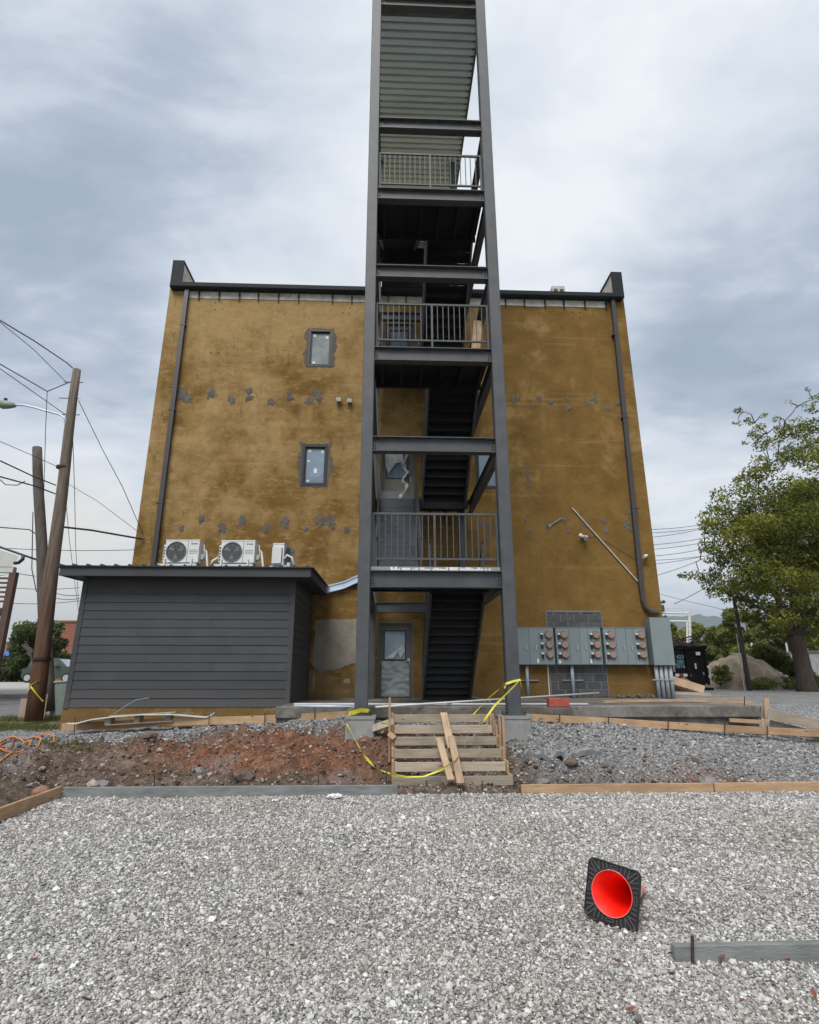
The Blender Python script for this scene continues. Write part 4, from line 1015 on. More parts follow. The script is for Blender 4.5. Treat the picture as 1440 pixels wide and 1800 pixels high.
m = MB(); q = [W(371, 994, 13.2), W(374, 986, 13.2), W(384, 980, 13.25)]; m.tube(q, .03, 8); tag(m.build('drain_hose', M['white_pvc'], smooth=True), 'short white insulated hose left of the middle unit on the shed roof', 'hose')

# ------------------------------------------------------------------ meters and conduits on the right wall
def cabinet(x0, x1, z0, z1, cols, label):
    t = thing('meter_cabinet', label, 'meter cabinet', ((x0+x1)/2, WALL-.12, z0), 'grey electric meter cabinets on the wall')
    y0 = WALL-.24
    m = MB(); m.box(x0, x1, y0, WALL-.002, z0, z1); b = m.build('cabinet_body', M['meter_grey'], t)
    m = MB(); m.box(x0-.01, x1+.01, y0-.02, WALL-.002, z1+.001, z1+.018); m.build('cabinet_lid', M['meter_grey'], t)
    n = sum(w for _, w in cols); x = x0
    for kind, w in cols:
        xa, xb = x, x+(x1-x0)*w/n; x = xb
        m = MB(); m.beam(((xa+xb)/2, y0-.008, z0+.012), ((xa+xb)/2, y0-.008, z1-.012), xb-xa-.014, .016, (0, 1, 0), .004); p = m.build('cabinet_panel', M['meter_grey'], t)
        if kind == 'M':
            for k in range(3):
                z = lerp(z1-.20, z0+.27, k/2); cx = xb-.145
                m = MB(); m.tube([(cx, y0-.016, z), (cx, y0-.075, z)], .098, 22); m.tube([(cx, y0-.0755, z), (cx, y0-.10, z)], .082, 22); mm_ = m.build('meter', M['meter_tan'], p)
                m = MB(); m.tube([(cx+.11*math.cos(a), y0-.03, z+.11*math.sin(a)) for a in (i*2*math.pi/20 for i in range(21))], .008, 4, False); m.build('meter_ring', M['tan_dark'], t)
                m = MB(); m.box(xa+.05, xa+.115, y0-.07, y0-.017, z-.10, z+.01); m.build('breaker_handle', M['black'], p)
                m = MB(); m.box(xa+.05, xa+.115, y0-.07, y0-.017, z+.011, z+.05); m.build('breaker_cap', M['sticker'], p)
        else:
            m = MB(); m.box(xb-.10, xb-.075, y0-.05, y0-.017, (z0+z1)/2-.10, (z0+z1)/2+.02); m.build('latch', M['chrome'], p)
    return t
za, zb = 1.93, 2.93
t = cabinet(3.60, 4.64, za, zb, (('P', 1), ('P', .8), ('M', 1.25)), 'grey meter cabinet with three tan meters, leftmost behind the right column')
m = MB(); m.box(4.14, 4.19, WALL-.262, WALL-.258, za+.04, za+.16); m.build('paper_tag', M['sticker'], t)
t = cabinet(4.70, 5.98, za, zb, (('M', 1.25), ('P', 1), ('P', .8), ('M', 1.25)), 'grey meter cabinet with six tan meters, over the blocked opening')
for x in (4.75, 5.62): m = MB(); m.box(x, x+.05, WALL-.262, WALL-.258, za+.04, za+.15); m.build('paper_tag', M['sticker'], t)
cabinet(6.05, 7.26, za, zb, (('M', 1.25), ('P', 1), ('P', .8), ('M', 1.25)), 'grey meter cabinet with six tan meters, beside the tall plain box')
tb = thing('service_box', 'tall plain grey service box at the right corner of the wall above four conduits', 'electrical box', (7.6, WALL-.2, za))
m = MB(); m.box(7.34, 7.90, WALL-.42, WALL-.02, za, 3.20); m.build('box_body', M['meter_grey'], tb)
m = MB(); m.box(7.33, 7.91, WALL-.436, WALL-.4205, za-.01, 3.21); m.build('box_door', M['meter_grey'], tb)
for k in range(4):
    x = 7.42+k*.132; m = MB(); m.tube([(x, WALL-.30, SLAB), (x, WALL-.30, za)], .052, 12); m.build('conduit', M['grey_pvc'], tb, smooth=True)
m = MB(); m.box(7.25, 7.95, WALL-.37, WALL-.355, 1.52, 1.55); m.build('conduit_strap', M['chrome'], tb)
for x, lab, xa, xb in ((3.87, 'single grey conduit below the leftmost meter cabinet', 3.5, 4.2), (5.13, 'grey conduit in front of the blocked opening below the middle cabinet', 4.86, 5.45)):
    t = thing('conduit', lab, 'conduit', (x, WALL-.12, SLAB)); m = MB(); m.tube([(x, WALL-.12, SLAB+.0), (x, WALL-.12, za)], .048, 12); m.build('pipe', M['grey_pvc'], t, smooth=True)
    m = MB(); m.box(xa, xb, WALL-.062, WALL-.03, 1.508, 1.530); m.build('strut', M['grey_pvc'], t); 
# small things on the wall
def floodlight(px, py, lab):
    p = W(px, py, WALL-.02); t = thing('security_light', lab, 'security light', tuple(p)); m = MB(); m.box(p.x-.06, p.x+.06, WALL-.05, WALL-.002, p.z-.02, p.z+.10); m.build('mount', M['mortar'], t)
    m = MB(); m.beam((p.x, WALL-.06, p.z-.02), (p.x+.02, WALL-.20, p.z-.06), .14, .12, ch=.01); m.build('lamp_head', M['ac_white'], t)
floodlight(595, 703, 'small white wall light, left of the pair beside the tower'); floodlight(614, 705, 'small white wall light, right of the pair touching the tower side')
p = W(1025, 944, WALL-.02); t = thing('twin_wall_light', 'white twin headed wall light right of the tower above the meters', 'wall light', tuple(p))
m = MB(); m.tube([(p.x, WALL-.002, p.z), (p.x, WALL-.08, p.z)], .05, 10); m.box(p.x-.10, p.x+.12, WALL-.09, WALL-.06, p.z-.02, p.z+.03); m.build('mount', M['ac_white'], t)
m = MB(); m.tube([(p.x, WALL-.10, p.z-.03), (p.x+.03, WALL-.2, p.z-.10)], [.045, .065], 10); m.build('lamp_head', M['chrome'], t); m = MB(); m.tube([(p.x-.08, WALL-.10, p.z+.02), (p.x-.12, WALL-.18, p.z+.03)], [.035, .05], 10); m.build('lamp_head', M['ac_white'], t)
p = W(1134, 979, WALL-.05); m = MB(); m.tube([p+Vector((.06, 0, .05)), p+Vector((-.08, -.1, -.02))], [.04, .05], 8); tag(m.build('security_camera', M['ac_white']), 'small white bullet camera at the right edge of the stucco wall', 'camera')
a, b = W(1006, 893, WALL-.03), W(1124, 1025, WALL-.03); m = MB(); m.beam(a, b, .03, .035, (0, 1, 0)); tag(m.build('furring_strip', M['white_board']), 'long pale wooden strip fixed diagonally across the right wall', 'wood strip')
a, b = W(967, 924, WALL-.03), W(988, 910, WALL-.05); m = MB(); m.tube([a, b], .018, 6); m.tube([a+Vector((0, .03, 0)), a], .05, 8); tag(m.build('wall_bracket', M['concrete']), 'short grey tube bracket sticking out of the right wall', 'bracket')
pts = [W(x, y, WALL-.015) for x, y in ((1034, 945), (1048, 942), (1068, 953), (1092, 968), (1116, 982), (1140, 993))]; m = MB(); m.tube(pts, .008, 4); tag(m.build('lamp_cable', M['tan_dark']), 'thin brown cable sagging from the twin wall light to the corner', 'cable')
# rooftop unit
t = thing('rooftop_unit', 'pale louvred air handling unit on the roof near the right parapet', 'rooftop unit', (6.3, 18.2, 13.95)); 
m = MB(); m.box(6.0, 6.48, 17.8, 19.3, 13.95, 15.62); m.build('housing', M['white_board'], t)
for cx in (6.13, 6.35):
    for k in range(7): m = MB(); m.box(cx-.07, cx+.07, 17.775, 17.798, 14.3+k*.18, 14.3+k*.18+.10); m.build('louvre', M['black_rib'], t)
m = MB(); m.box(-6.2, -5.3, 19, 19.6, 13.95, 15.75); tag(m.build('roof_vent', M['white_board']), 'low white vent box on the roof near the left parapet', 'roof vent')

# thin protective film lying over the treads of the flight behind the lowest railing
def film_sheet():
    s = NT('translucent_film'); s.col((.42, .47, .52, 1)); s.set(.25, spec=.6); s.b.inputs['Alpha'].default_value = .16; M['clear_film'] = s.m
    V = []; F = []; nx, ny = 26, 60
    for j in range(ny+1):
        for i in range(nx+1):
            u, v = i/nx, j/ny; x = lerp(LX0+.05, LX1-.06, u); y = lerp(12.35, 15.0, v); z = lerp(BZ[0], 6.32, v)+.26+.07*noise.noise(Vector((x*4, y*3, 2)))+.04*noise.noise(Vector((x*11, y*9, 5))); V.append((x, y, z))
    for j in range(ny):
        for i in range(nx): a = j*(nx+1)+i; F.append((a, a+1, a+nx+2, a+nx+1))
    m = MB(); m.add(V, F); tag(m.build('plastic_film', M['clear_film'], smooth=True), 'wrinkled clear plastic film lying over the left stair flight behind the lowest railing', 'plastic sheet')
film_sheet()

# ------------------------------------------------------------------ wooden step forms in front of the tower
X0, X1 = .14, 1.92
stp = thing('step_formwork', 'wooden form for concrete steps with six riser boards climbing to the slab', 'formwork', ((X0+X1)/2, 9.3, .0))
SZ = lambda i: .185+.158*i
SYY = lambda i: 9.22+.275*i
for i in range(6):
    z, y = SZ(i), SYY(i); xa, xb = X0-(.0 if i else .02), X1-.06+(.04 if i == 0 else 0)-.012*i
    m = MB(); m.beam((xa, y, z-.07), (xb, y, z-.07+.003), .038, .132, ch=.003); m.build('riser_board', M['wood_old'] if i % 3 else M['wood_grey'], stp)
for x, nm in ((X0-.03, 'side_board'), (X1-.03, 'side_board')):
    for i in range(6):
        y0, y1 = SYY(i)+.02, SYY(i+1)+.02 if i < 5 else SYY(5)+.5; m = MB(); m.box(x-.019, x+.019, y0, y1-.002, SZ(i)-.30, SZ(i)+.002); m.build('side_board', M['wood_new'], stp)
for i in range(6):   # short cleats holding the risers
    for x in (X0+.012, X1-.075):
        m = MB(); m.box(x-.018, x+.018, SYY(i)+.021, SYY(i)+.06, SZ(i)-.17, SZ(i)+.005); m.build('cleat', M['wood_z'], stp)
m = MB(); m.beam((X0-.085, SYY(4)-.1, .25), (X0-.085, SYY(4)-.1, 1.27), .035, .06, (0, 1, 0)); m.build('stake', M['wood_z'], stp)
m = MB(); m.beam((X1+.03, SYY(3), .25), (X1+.03, SYY(3), .98), .04, .07, (0, 1, 0)); m.build('stake', M['wood_z'], stp)
m = MB(); m.beam((X1+.07, SYY(5), .4), (X1+.07, SYY(5), .95), .04, .07, (0, 1, 0)); m.build('stake', M['wood_z'], stp)
def loose(a, b, w, t, mat, label, name='loose_board', cat='board', up=(0, -.5, 1), group=None):
    m = MB(); m.beam(a, b, w, t, up, ch=.003); 
    a = Vector(a); b = Vector(b); d = (b-a)
    ob = MB(); L0 = d.length; ob.beam((0, 0, -L0/2), (0, 0, L0/2), w, t, (0, 1, 0), .003)
    q = d.to_track_quat('Z', 'Y')
    me = bpy.data.meshes.new(name); me.from_pydata(ob.v, [], ob.f); me.materials.append(M[mat])
    o = bpy.data.objects.new(name, me); C.objects.link(o)
    z = d.normalized(); u = Vector(up); sdv = z.cross(u).normalized(); uu = sdv.cross(z).normalized()
    R3 = Matrix((sdv, uu, z)).transposed()        # columns: local x, y, z
    o.rotation_mode = 'QUATERNION'; o.rotation_quaternion = R3.to_quaternion(); o.location = (a+b)/2
    return tag(o, label, cat, group)
def on_step(px, py, k):
    """a point just in front of the nosing plane of the steps"""
    # nosing plane through (y=9.2,z=.185) rising .158 per .275
    r = ray(px, py); n = Vector((0, -.158, .275)).normalized(); p0 = Vector((0, 9.18, .205+k)); c = Vector((0, 0, CAM_H)); t = (p0-c).dot(n)/r.dot(n); return c+r*t
loose(on_step(780, 1254, .02), on_step(794, 1316, .02), .12, .034, 'wood_y', 'loose pine board leaning on the upper steps, behind the other two', up=(0, -.5, .87))
loose(on_step(771, 1298, .065), on_step(793, 1372, .035), .105, .034, 'wood_y', 'left of the two loose pine boards lying crossed on the lower steps', up=(0, -.5, .87))
loose(on_step(793, 1295, .085), on_step(810, 1378, .055), .11, .034, 'wood_y', 'right of the two loose pine boards on the lower steps, with broken end', up=(0, -.5, .87))
def rebar(x, y, z0, z1, label, lean=(0, 0), r=.009):
    m = MB(); m.tube([(x, y, z0), (x+lean[0], y+lean[1], z1)], r, 6); return tag(m.build('rebar_stake', M['rebar']), label, 'stake', 'steel stakes holding the form boards')
def rebar_px(px, py0, py1, Y, label, sink=.05):
    a = W(px, py1, Y); b = W(px+1, py0, Y); return rebar(a.x, Y, a.z-sink, b.z, label, (b.x-a.x, 0))
rebar_px(749, 1372, 1408, 9.10, 'steel stake against the bottom step form, leftmost of three')
rebar_px(809, 1380, 1408, 8.75, 'short steel stake standing in the gravel below the right loose board')
rebar_px(847, 1372, 1402, 9.10, 'steel stake against the bottom step form, near its right end')

# ------------------------------------------------------------------ form boards and kerbs round the lot
def board(a, b, h, t, mat, label, name='form_board', cat='form board', group=None):
    """upright board: a,b are the ends of its centre line"""
    a, b = Vector(a), Vector(b); d = b-a; L0 = d.length; mb = MB(); mb.beam((-L0/2, 0, 0), (L0/2, 0, 0), t, h, (0, 0, 1), .004)
    me = bpy.data.meshes.new(name); me.from_pydata(mb.v, [], mb.f); me.materials.append(M[mat]); o = bpy.data.objects.new(name, me); C.objects.link(o)
    o.rotation_mode = 'QUATERNION'; o.rotation_quaternion = Vector((1, 0, 0)).rotation_difference(d.normalized()); o.location = (a+b)/2
    return tag(o, label, cat, group)
# grey concrete-splashed kerb board on the left
a, b = Vector((-4.46, 8.84, .062)), Vector((.17, 8.84, .062)); board(a, b, .14, .05, 'concrete_wet', 'long grey cement coated board edging the gravel, left of the steps', 'kerb_board', 'kerb board')
board((-4.50, 8.82, .075), (-4.44, 6.9, .075), .15, .045, 'wood_new', 'yellow pine form board running toward the camera at the left edge', cat='form board')
board((-4.44, 6.88, .075), (-4.40, 3.2, .075), .15, .045, 'wood_new', 'nearer yellow pine form board at the left edge of the lot, mostly out of frame', cat='form board')
board((1.94, 8.86, .058), (4.75, 8.88, .060), .125, .045, 'wood_new', 'yellow pine form board along the gravel, directly right of the steps')
board((4.77, 8.88, .060), (8.4, 8.93, .062), .125, .045, 'wood_new', 'yellow pine form board along the gravel at the far right')
board((1.70, 3.87, .035), (3.6, 3.88, .035), .105, .05, 'concrete_wet', 'short grey cement coated board lying in the gravel at the lower right', 'kerb_board', 'kerb board')
rebar_px(1216, 1645, 1688, 3.83, 'steel stake at the end of the lower right grey board')
rebar_px(1252, 1660, 1672, 4.15, 'stub of steel behind the lower right grey board')
for px, lab in ((271, 'far left'), (559, 'right of the middle')): rebar_px(px, 1362, 1388, 8.92, 'thin steel stake behind the long grey kerb board, '+lab)
rebar_px(679, 1355, 1388, 8.92, 'thin grey stake behind the kerb board just left of the steps')
rebar_px(437, 1398, 1408, 8.75, 'stub of steel in front of the long grey kerb board')
rebar_px(1174, 1370, 1384, 8.93, 'steel stake behind the far right pine form board')
rebar_px(915, 1374, 1390, 8.93, 'steel stake behind the pine form board beside the steps')
# upper left form boards climbing toward the tower
ul = [((109, 1278), (285, 1270)), ((285, 1270), (466, 1264.5)), ((466, 1264.5), (608, 1257))]
YL = [(12.55, 12.35), (12.35, 12.0), (12.0, 11.45)]
labs = ['lower left form board in front of the shed, under the pallet', 'form board in front of the shed, middle of the left run', 'form board ending beside the left concrete pier']
for (p, q), (ya, yb), lab in zip(ul, YL, labs):
    a, b = W(*p, ya), W(*q, yb); board(a, b-(b-a).normalized()*.004, .145, .04, 'wood_new', 'pine '+lab)
a, b = W(609, 1257, 11.43), W(624, 1250, 11.72); board(a, b, .145, .04, 'wood_old', 'short return form board between the left column and the slab')
for px, y0, y1, Y, lab in ((131, 1262, 1290, 12.45, 'leftmost, at the corner of the shed'), (367, 1255, 1283, 12.1, 'at the torn end of the white sheet'), (465, 1253, 1274, 11.92, 'where two boards meet'), (553, 1246, 1270, 11.62, 'near the left pier')):
    rebar_px(px, y0, y1, Y, 'rusty stake on the upper left form boards, '+lab)
# upper right form boards
ur = [((921, 1261), (1064, 1268)), ((1064, 1268), (1172, 1275)), ((1172, 1275), (1275, 1281)), ((1275, 1281), (1350, 1285)), ((1350, 1285), (1460, 1290))]
yr = [(11.35, 11.32), (11.32, 11.28), (11.28, 11.22), (11.22, 11.18), (11.18, 11.1)]
for i, ((p, q), (ya, yb)) in enumerate(zip(ur, yr)):
    a, b = W(*p, ya), W(*q, yb); board(a, b-(b-a).normalized()*.004, .13, .04, 'wood_new', 'pine form board on the right gravel bank, '+('next to the right pier', 'second from the right pier', 'third from the right pier', 'fourth, below the short post', 'last before the right edge of the photo')[i])
for px, y0, y1, Y, lab in ((983, 1255, 1280, 11.3, 'nearest the right pier'), (1069, 1260, 1280, 11.25, 'second from the pier'), (1174, 1262, 1285, 11.2, 'third from the pier'), (1273, 1268, 1291, 11.16, 'fourth from the pier'), (1348, 1276, 1296, 11.1, 'last on the right')):
    rebar_px(px, y0, y1, Y, 'rusty steel stake on the upper right form boards, '+lab)
# tall weathered ramp form at the far right
a, b = W(1351, 1254, 11.7), W(1470, 1280, 10.9); board(a, b, .19, .045, 'wood_grey', 'upper of two wide weathered boards forming the ramp at the far right')
a, b = W(1352, 1262, 11.8)-Vector((0, 0, .12)), W(1470, 1292, 11.0)-Vector((0, 0, .10)); board(a, b, .17, .045, 'wood_grey', 'lower of two wide weathered boards forming the ramp at the far right')
a, b = W(1296, 1251, 11.9), W(1345, 1256, 11.85); board(a, b, .17, .045, 'wood_grey', 'wide grey board joining the slab end to the short post')
a, b = W(1282, 1266, 11.75), W(1352, 1270, 11.7); board(a, b, .075, .04, 'wood_new', 'narrow pointed pine stick lying below the slab end')
a = W(1349, 1262, 11.72); b = W(1347, 1227, 11.72); loose(a, b, .10, .04, 'wood_z', 'short upright wooden post at the right end of the slab', 'wood_post', 'post', up=(0, 1, 0))
rebar_px(1308, 1224, 1268, 11.78, 'tall thin steel stake at the right end of the slab')
rebar_px(1336, 1243, 1264, 11.74, 'thin steel stake left of the short wooden post')
a, b = W(1340, 1262, 11.72), W(1341, 1280, 11.6); loose(a, b, .03, .03, 'wood_z', 'slim wooden stake under the short post', 'wood_stake', 'stake', up=(0, 1, 0))
a, b = Vector((6.35, 12.6, SLAB+.0)), Vector((9.6, 12.4, 1.02)); board(W(1245, 1236, 12.6), W(1345, 1245, 11.9), .12, .04, 'wood_grey', 'grey board sloping down behind the right end of the slab')
loose(W(655, 1281, 10.75), W(693, 1268, 10.6), .13, .035, 'wood_old', 'short board propped between the left pier and the step form', up=(0, -1, .6))
loose(W(684, 1290, 10.1), W(694, 1298, 10.0), .09, .03, 'wood_new', 'small offcut of wood beside the left side of the steps', up=(0, -1, .6))

# ------------------------------------------------------------------ things on the slab
def lying(name, mat, a, b, r, label, cat='pipe', n=8):
    m = MB(); m.tube([a, b], r, n); return tag(m.build(name, M[mat], smooth=True), label, cat)
def onslab(px, py, up=.03): 
    g = G(px, py, SLAB+up); return g
a, b = onslab(517, 1238, .025), onslab(1034, 1238, .025); lying('metal_conduit', 'white_pvc', a, b, .022, 'long white pipe lying along the slab behind both columns')
lying('metal_conduit', 'white_pvc', onslab(660, 1243, .02), W(1053, 1218, 14.6), .02, 'long thin white pipe crossing the slab, its right end raised toward the meters')
lying('metal_conduit', 'galv', onslab(517, 1241, .02), onslab(625, 1242, .02), .018, 'short metal strip on the slab between shed and left column')
lying('metal_conduit', 'white_pvc', onslab(823, 1224, .03), onslab(862, 1233, .03), .02, 'short white pipe end beside the foot of the stairs')
br = thing('red_block', 'red clay block standing on the slab edge below the meters', 'brick', tuple(G(982, 1243, SLAB)))
g = G(982, 1243, SLAB); m = MB(); m.beam((g.x-.20, g.y, SLAB+.085), (g.x+.20, g.y+.02, SLAB+.085), .16, .165, ch=.012); m.build('block_body', M['brick_red'], br)
m = MB(); m.box(g.x-.17, g.x+.17, g.y-.06, g.y+.07, SLAB+.168, SLAB+.172); m.build('block_top', M['brick_red'], br)
for (p, q, w, t, mt, lab) in (((1062, 1234), (1306, 1228.5), .09, .05, 'wood_y', 'long pale timber lying on the slab, front one of the right pair'), ((1085, 1231), (1322, 1234), .07, .04, 'wood_y', 'long thin timber crossing under the front one at the right of the slab')):
    loose(onslab(*p), onslab(*q), w, t, mt, lab, 'timber', 'timber', up=(0, 0, 1))
g = onslab(800, 1226, .04); m = MB(); m.box(g.x-.05, g.x+.10, g.y-.10, g.y-.04, SLAB, SLAB+.10); tag(m.build('wood_block', M['wood_z']), 'small wooden block at the foot of the steel stairs', 'wood block')
# debris line along the wall foot
def rubble(name, cx, cy, cz, rx, ry, n, smin, smax, mat, label, cat='rubble', seed=1):
    import bmesh
    r = random.Random(seed); bm = bmesh.new()
    for k in range(n):
        a, q = r.uniform(0, 6.28), math.sqrt(r.random()); s_ = r.uniform(smin, smax); x, y = cx+rx*q*math.cos(a), cy+ry*q*math.sin(a)
        M4 = Matrix.Translation((x, y, cz+s_*.3+(1-q)*.05)) @ Matrix.Rotation(r.uniform(0, 6), 4, (r.random(), r.random(), r.random()+.01)) @ Matrix.Diagonal((s_, s_*r.uniform(.5, 1), s_*r.uniform(.4, .8), 1))
        out = bmesh.ops.create_icosphere(bm, subdivisions=1, radius=.55, matrix=M4)
        for v in out['verts']: v.co += Vector((r.uniform(-1, 1), r.uniform(-1, 1), r.uniform(-1, 1)))*s_*.09
    me = bpy.data.meshes.new(name); bm.to_mesh(me); bm.free(); me.materials.append(mat); o = bpy.data.objects.new(name, me)
    for v in me.vertices: v.co -= Vector((cx, cy, cz))
    o.location = (cx, cy, cz); C.objects.link(o); stuff(o); o['label'] = label; return o
rubble('rubble', 6.75, 16.05, SLAB, .55, .14, 40, .03, .13, M['clods'] if False else M['mortar'], 'small broken debris heaped at the foot of the wall below the meters', seed=5)
rubble('rubble', -.2, 12.5, SLAB, 1.2, .5, 22, .02, .05, M['mortar'], 'scattered crumbs of concrete on the slab by the doorway', seed=9)
# bigger rocks in the bank
for i, (px, py, s_, mt, lab) in enumerate(((896, 0, 0, '', ''),)): pass
def rock(px, py, Z, s_, mat, label, seed, flat=.6):
    import bmesh
    c = G(px, py, Z); c.z = bank_h(c.x, c.y) if c.y > 8.9 else c.z
    r = random.Random(seed); bm = bmesh.new(); bmesh.ops.create_icosphere(bm, subdivisions=2, radius=s_/2)
    for v in bm.verts:
        k = 1+.35*noise.noise(v.co*(3.0/s_)+Vector((seed, 0, 0))); v.co *= k; v.co.z *= flat
    me = bpy.data.meshes.new('rock'); bm.to_mesh(me); bm.free(); me.materials.append(mat); o = bpy.data.objects.new('rock', me); C.objects.link(o); o.location = (c.x, c.y, c.z+s_*.12); o.rotation_euler = (r.uniform(-.3, .3), r.uniform(-.3, .3), r.uniform(0, 6))
    return tag(o, label, 'rock')
RK = [(260, 1322, .35, .24, 'clods2', 'brown rock below the pallet on the left bank'), (178, 1362, .2, .26, 'grey', 'grey lump of clay low on the left bank'), (352, 1302, .45, .13, 'red', 'reddish stone under the torn white sheet'),
      (287, 1310, .45, .11, 'white', 'small white stone high on the left bank'), (597, 1303, .45, .16, 'grey', 'upright grey stone in the red soil left of the pier'), (345, 1368, .12, .26, 'grey', 'flat grey rock behind the kerb board left of centre'),
      (430, 1360, .2, .32, 'clods2', 'large brown clod in the dug hollow'), (560, 1350, .25, .4, 'clods2', 'large rounded clod near the foot of the red bank'), (1068, 1345, .3, .34, 'grey', 'pale broken rock right of the dug hollow by the steps'),
      (70, 1395, .1, .22, 'red', 'pinkish stone near the left form board'), (215, 1365, .2, .2, 'grey', 'dark lump beside the grey clay on the left bank'), (1005, 1352, .15, .22, 'clods2', 'broad brown clod behind the right pine board'),
      (1245, 1350, .25, .3, 'grey', 'flat grey stone on the right bank beside the reddish patch'), (955, 1340, .3, .26, 'grey', 'grey chunk below the broken pale ledge')]
M['clods2'] = simple('brown_earth_lump', (.135, .10, .078), .95, 0, .35, 9, .02, 25); M['grey'] = simple('grey_rock', (.20, .195, .185), .92, 0, .3, 8, .012, 25); M['red'] = simple('reddish_rock', (.27, .14, .10), .92, 0, .3, 8, .01, 25); M['white'] = simple('white_rock', (.62, .61, .58), .9, 0, .1, 8)
for i, (px, py, Z, s_, mt, lab) in enumerate(RK): rock(px, py, Z, s_, M[mt], lab, 30+i)
# pale broken concrete ledge in the right hollow
a, b = Vector((2.35, 10.15, 0)), Vector((3.55, 10.10, 0)); V = []; F = []; n = 20
for i in range(n+1):
    x = lerp(2.25, 3.6, i/n); y = 10.12+.09*noise.noise(Vector((x*4, 2, 2))); z = bank_h(x, 10.3)+.02+.03*noise.noise(Vector((x*3, 8, 1))); V += [(x, y+.22, z), (x, y, z-.005), (x, y+.03, z-.09-.03*noise.noise(Vector((x*6, 1, 4))))]
for i in range(n): F += [(i*3, i*3+3, i*3+4, i*3+1), (i*3+1, i*3+4, i*3+5, i*3+2)]
m = MB(); m.add(V, F); tag(m.build('broken_ledge', M['concrete']), 'thin pale broken concrete ledge exposed right of the steps', 'concrete ledge')
# white sheet over a pallet, in front of the shed
pal = thing('pallet', 'grey wooden pallet with a white sheet on it leaning on the shed foundation', 'pallet', tuple(W(240, 1272, 12.45)))
A = W(135, 1273, 12.45); B = W(372, 1262, 12.15); c0 = W(190, 1268, 12.4); c1 = W(298, 1262, 12.3)
for px, py in ((192, 1272), (243, 1269), (297, 1264)):
    q = W(px, py, 12.35); m = MB(); m.box(q.x-.05, q.x+.06, 12.25, 12.45, q.z-.02, q.z+.12); m.build('pallet_block', M['wood_grey'], pal)
for dy, zz in ((0, -.035), (.1, .125)):
    m = MB(); m.beam(W(188, 1271, 12.28)+Vector((0, dy, zz)), W(305, 1264, 12.28)+Vector((0, dy, zz)), .10, .022); m.build('pallet_board', M['wood_grey'], pal)
prof = [(118, 1273), (134, 1273), (160, 1266), (200, 1261), (245, 1257.5), (300, 1257), (345, 1261), (362, 1262), (372, 1258), (377, 1254)]
V = []; F = []
for i, (x, y) in enumerate(prof):
    p = W(x, y, 12.15); V += [tuple(p), tuple(p+Vector((0, .0, .022))), tuple(p+Vector((.0, .40, .0)))]
for i in range(len(prof)-1): F += [(i*3, i*3+3, i*3+4, i*3+1), (i*3+1, i*3+4, i*3+5, i*3+2)]
m = MB(); m.add(V, F); tag(m.build('white_sheet', M['white_pvc']), 'warped white plastic sheet lying over the pallet, torn at its right end', 'sheet')
q = [W(x, y, 12.6) for x, y in ((200, 1255), (222, 1240), (240, 1230), (262, 1227)) ]; m = MB(); m.tube(q, .006, 4); tag(m.build('loose_wire', M['grey_pvc']), 'thin grey wire arching up in front of the shed siding', 'wire')

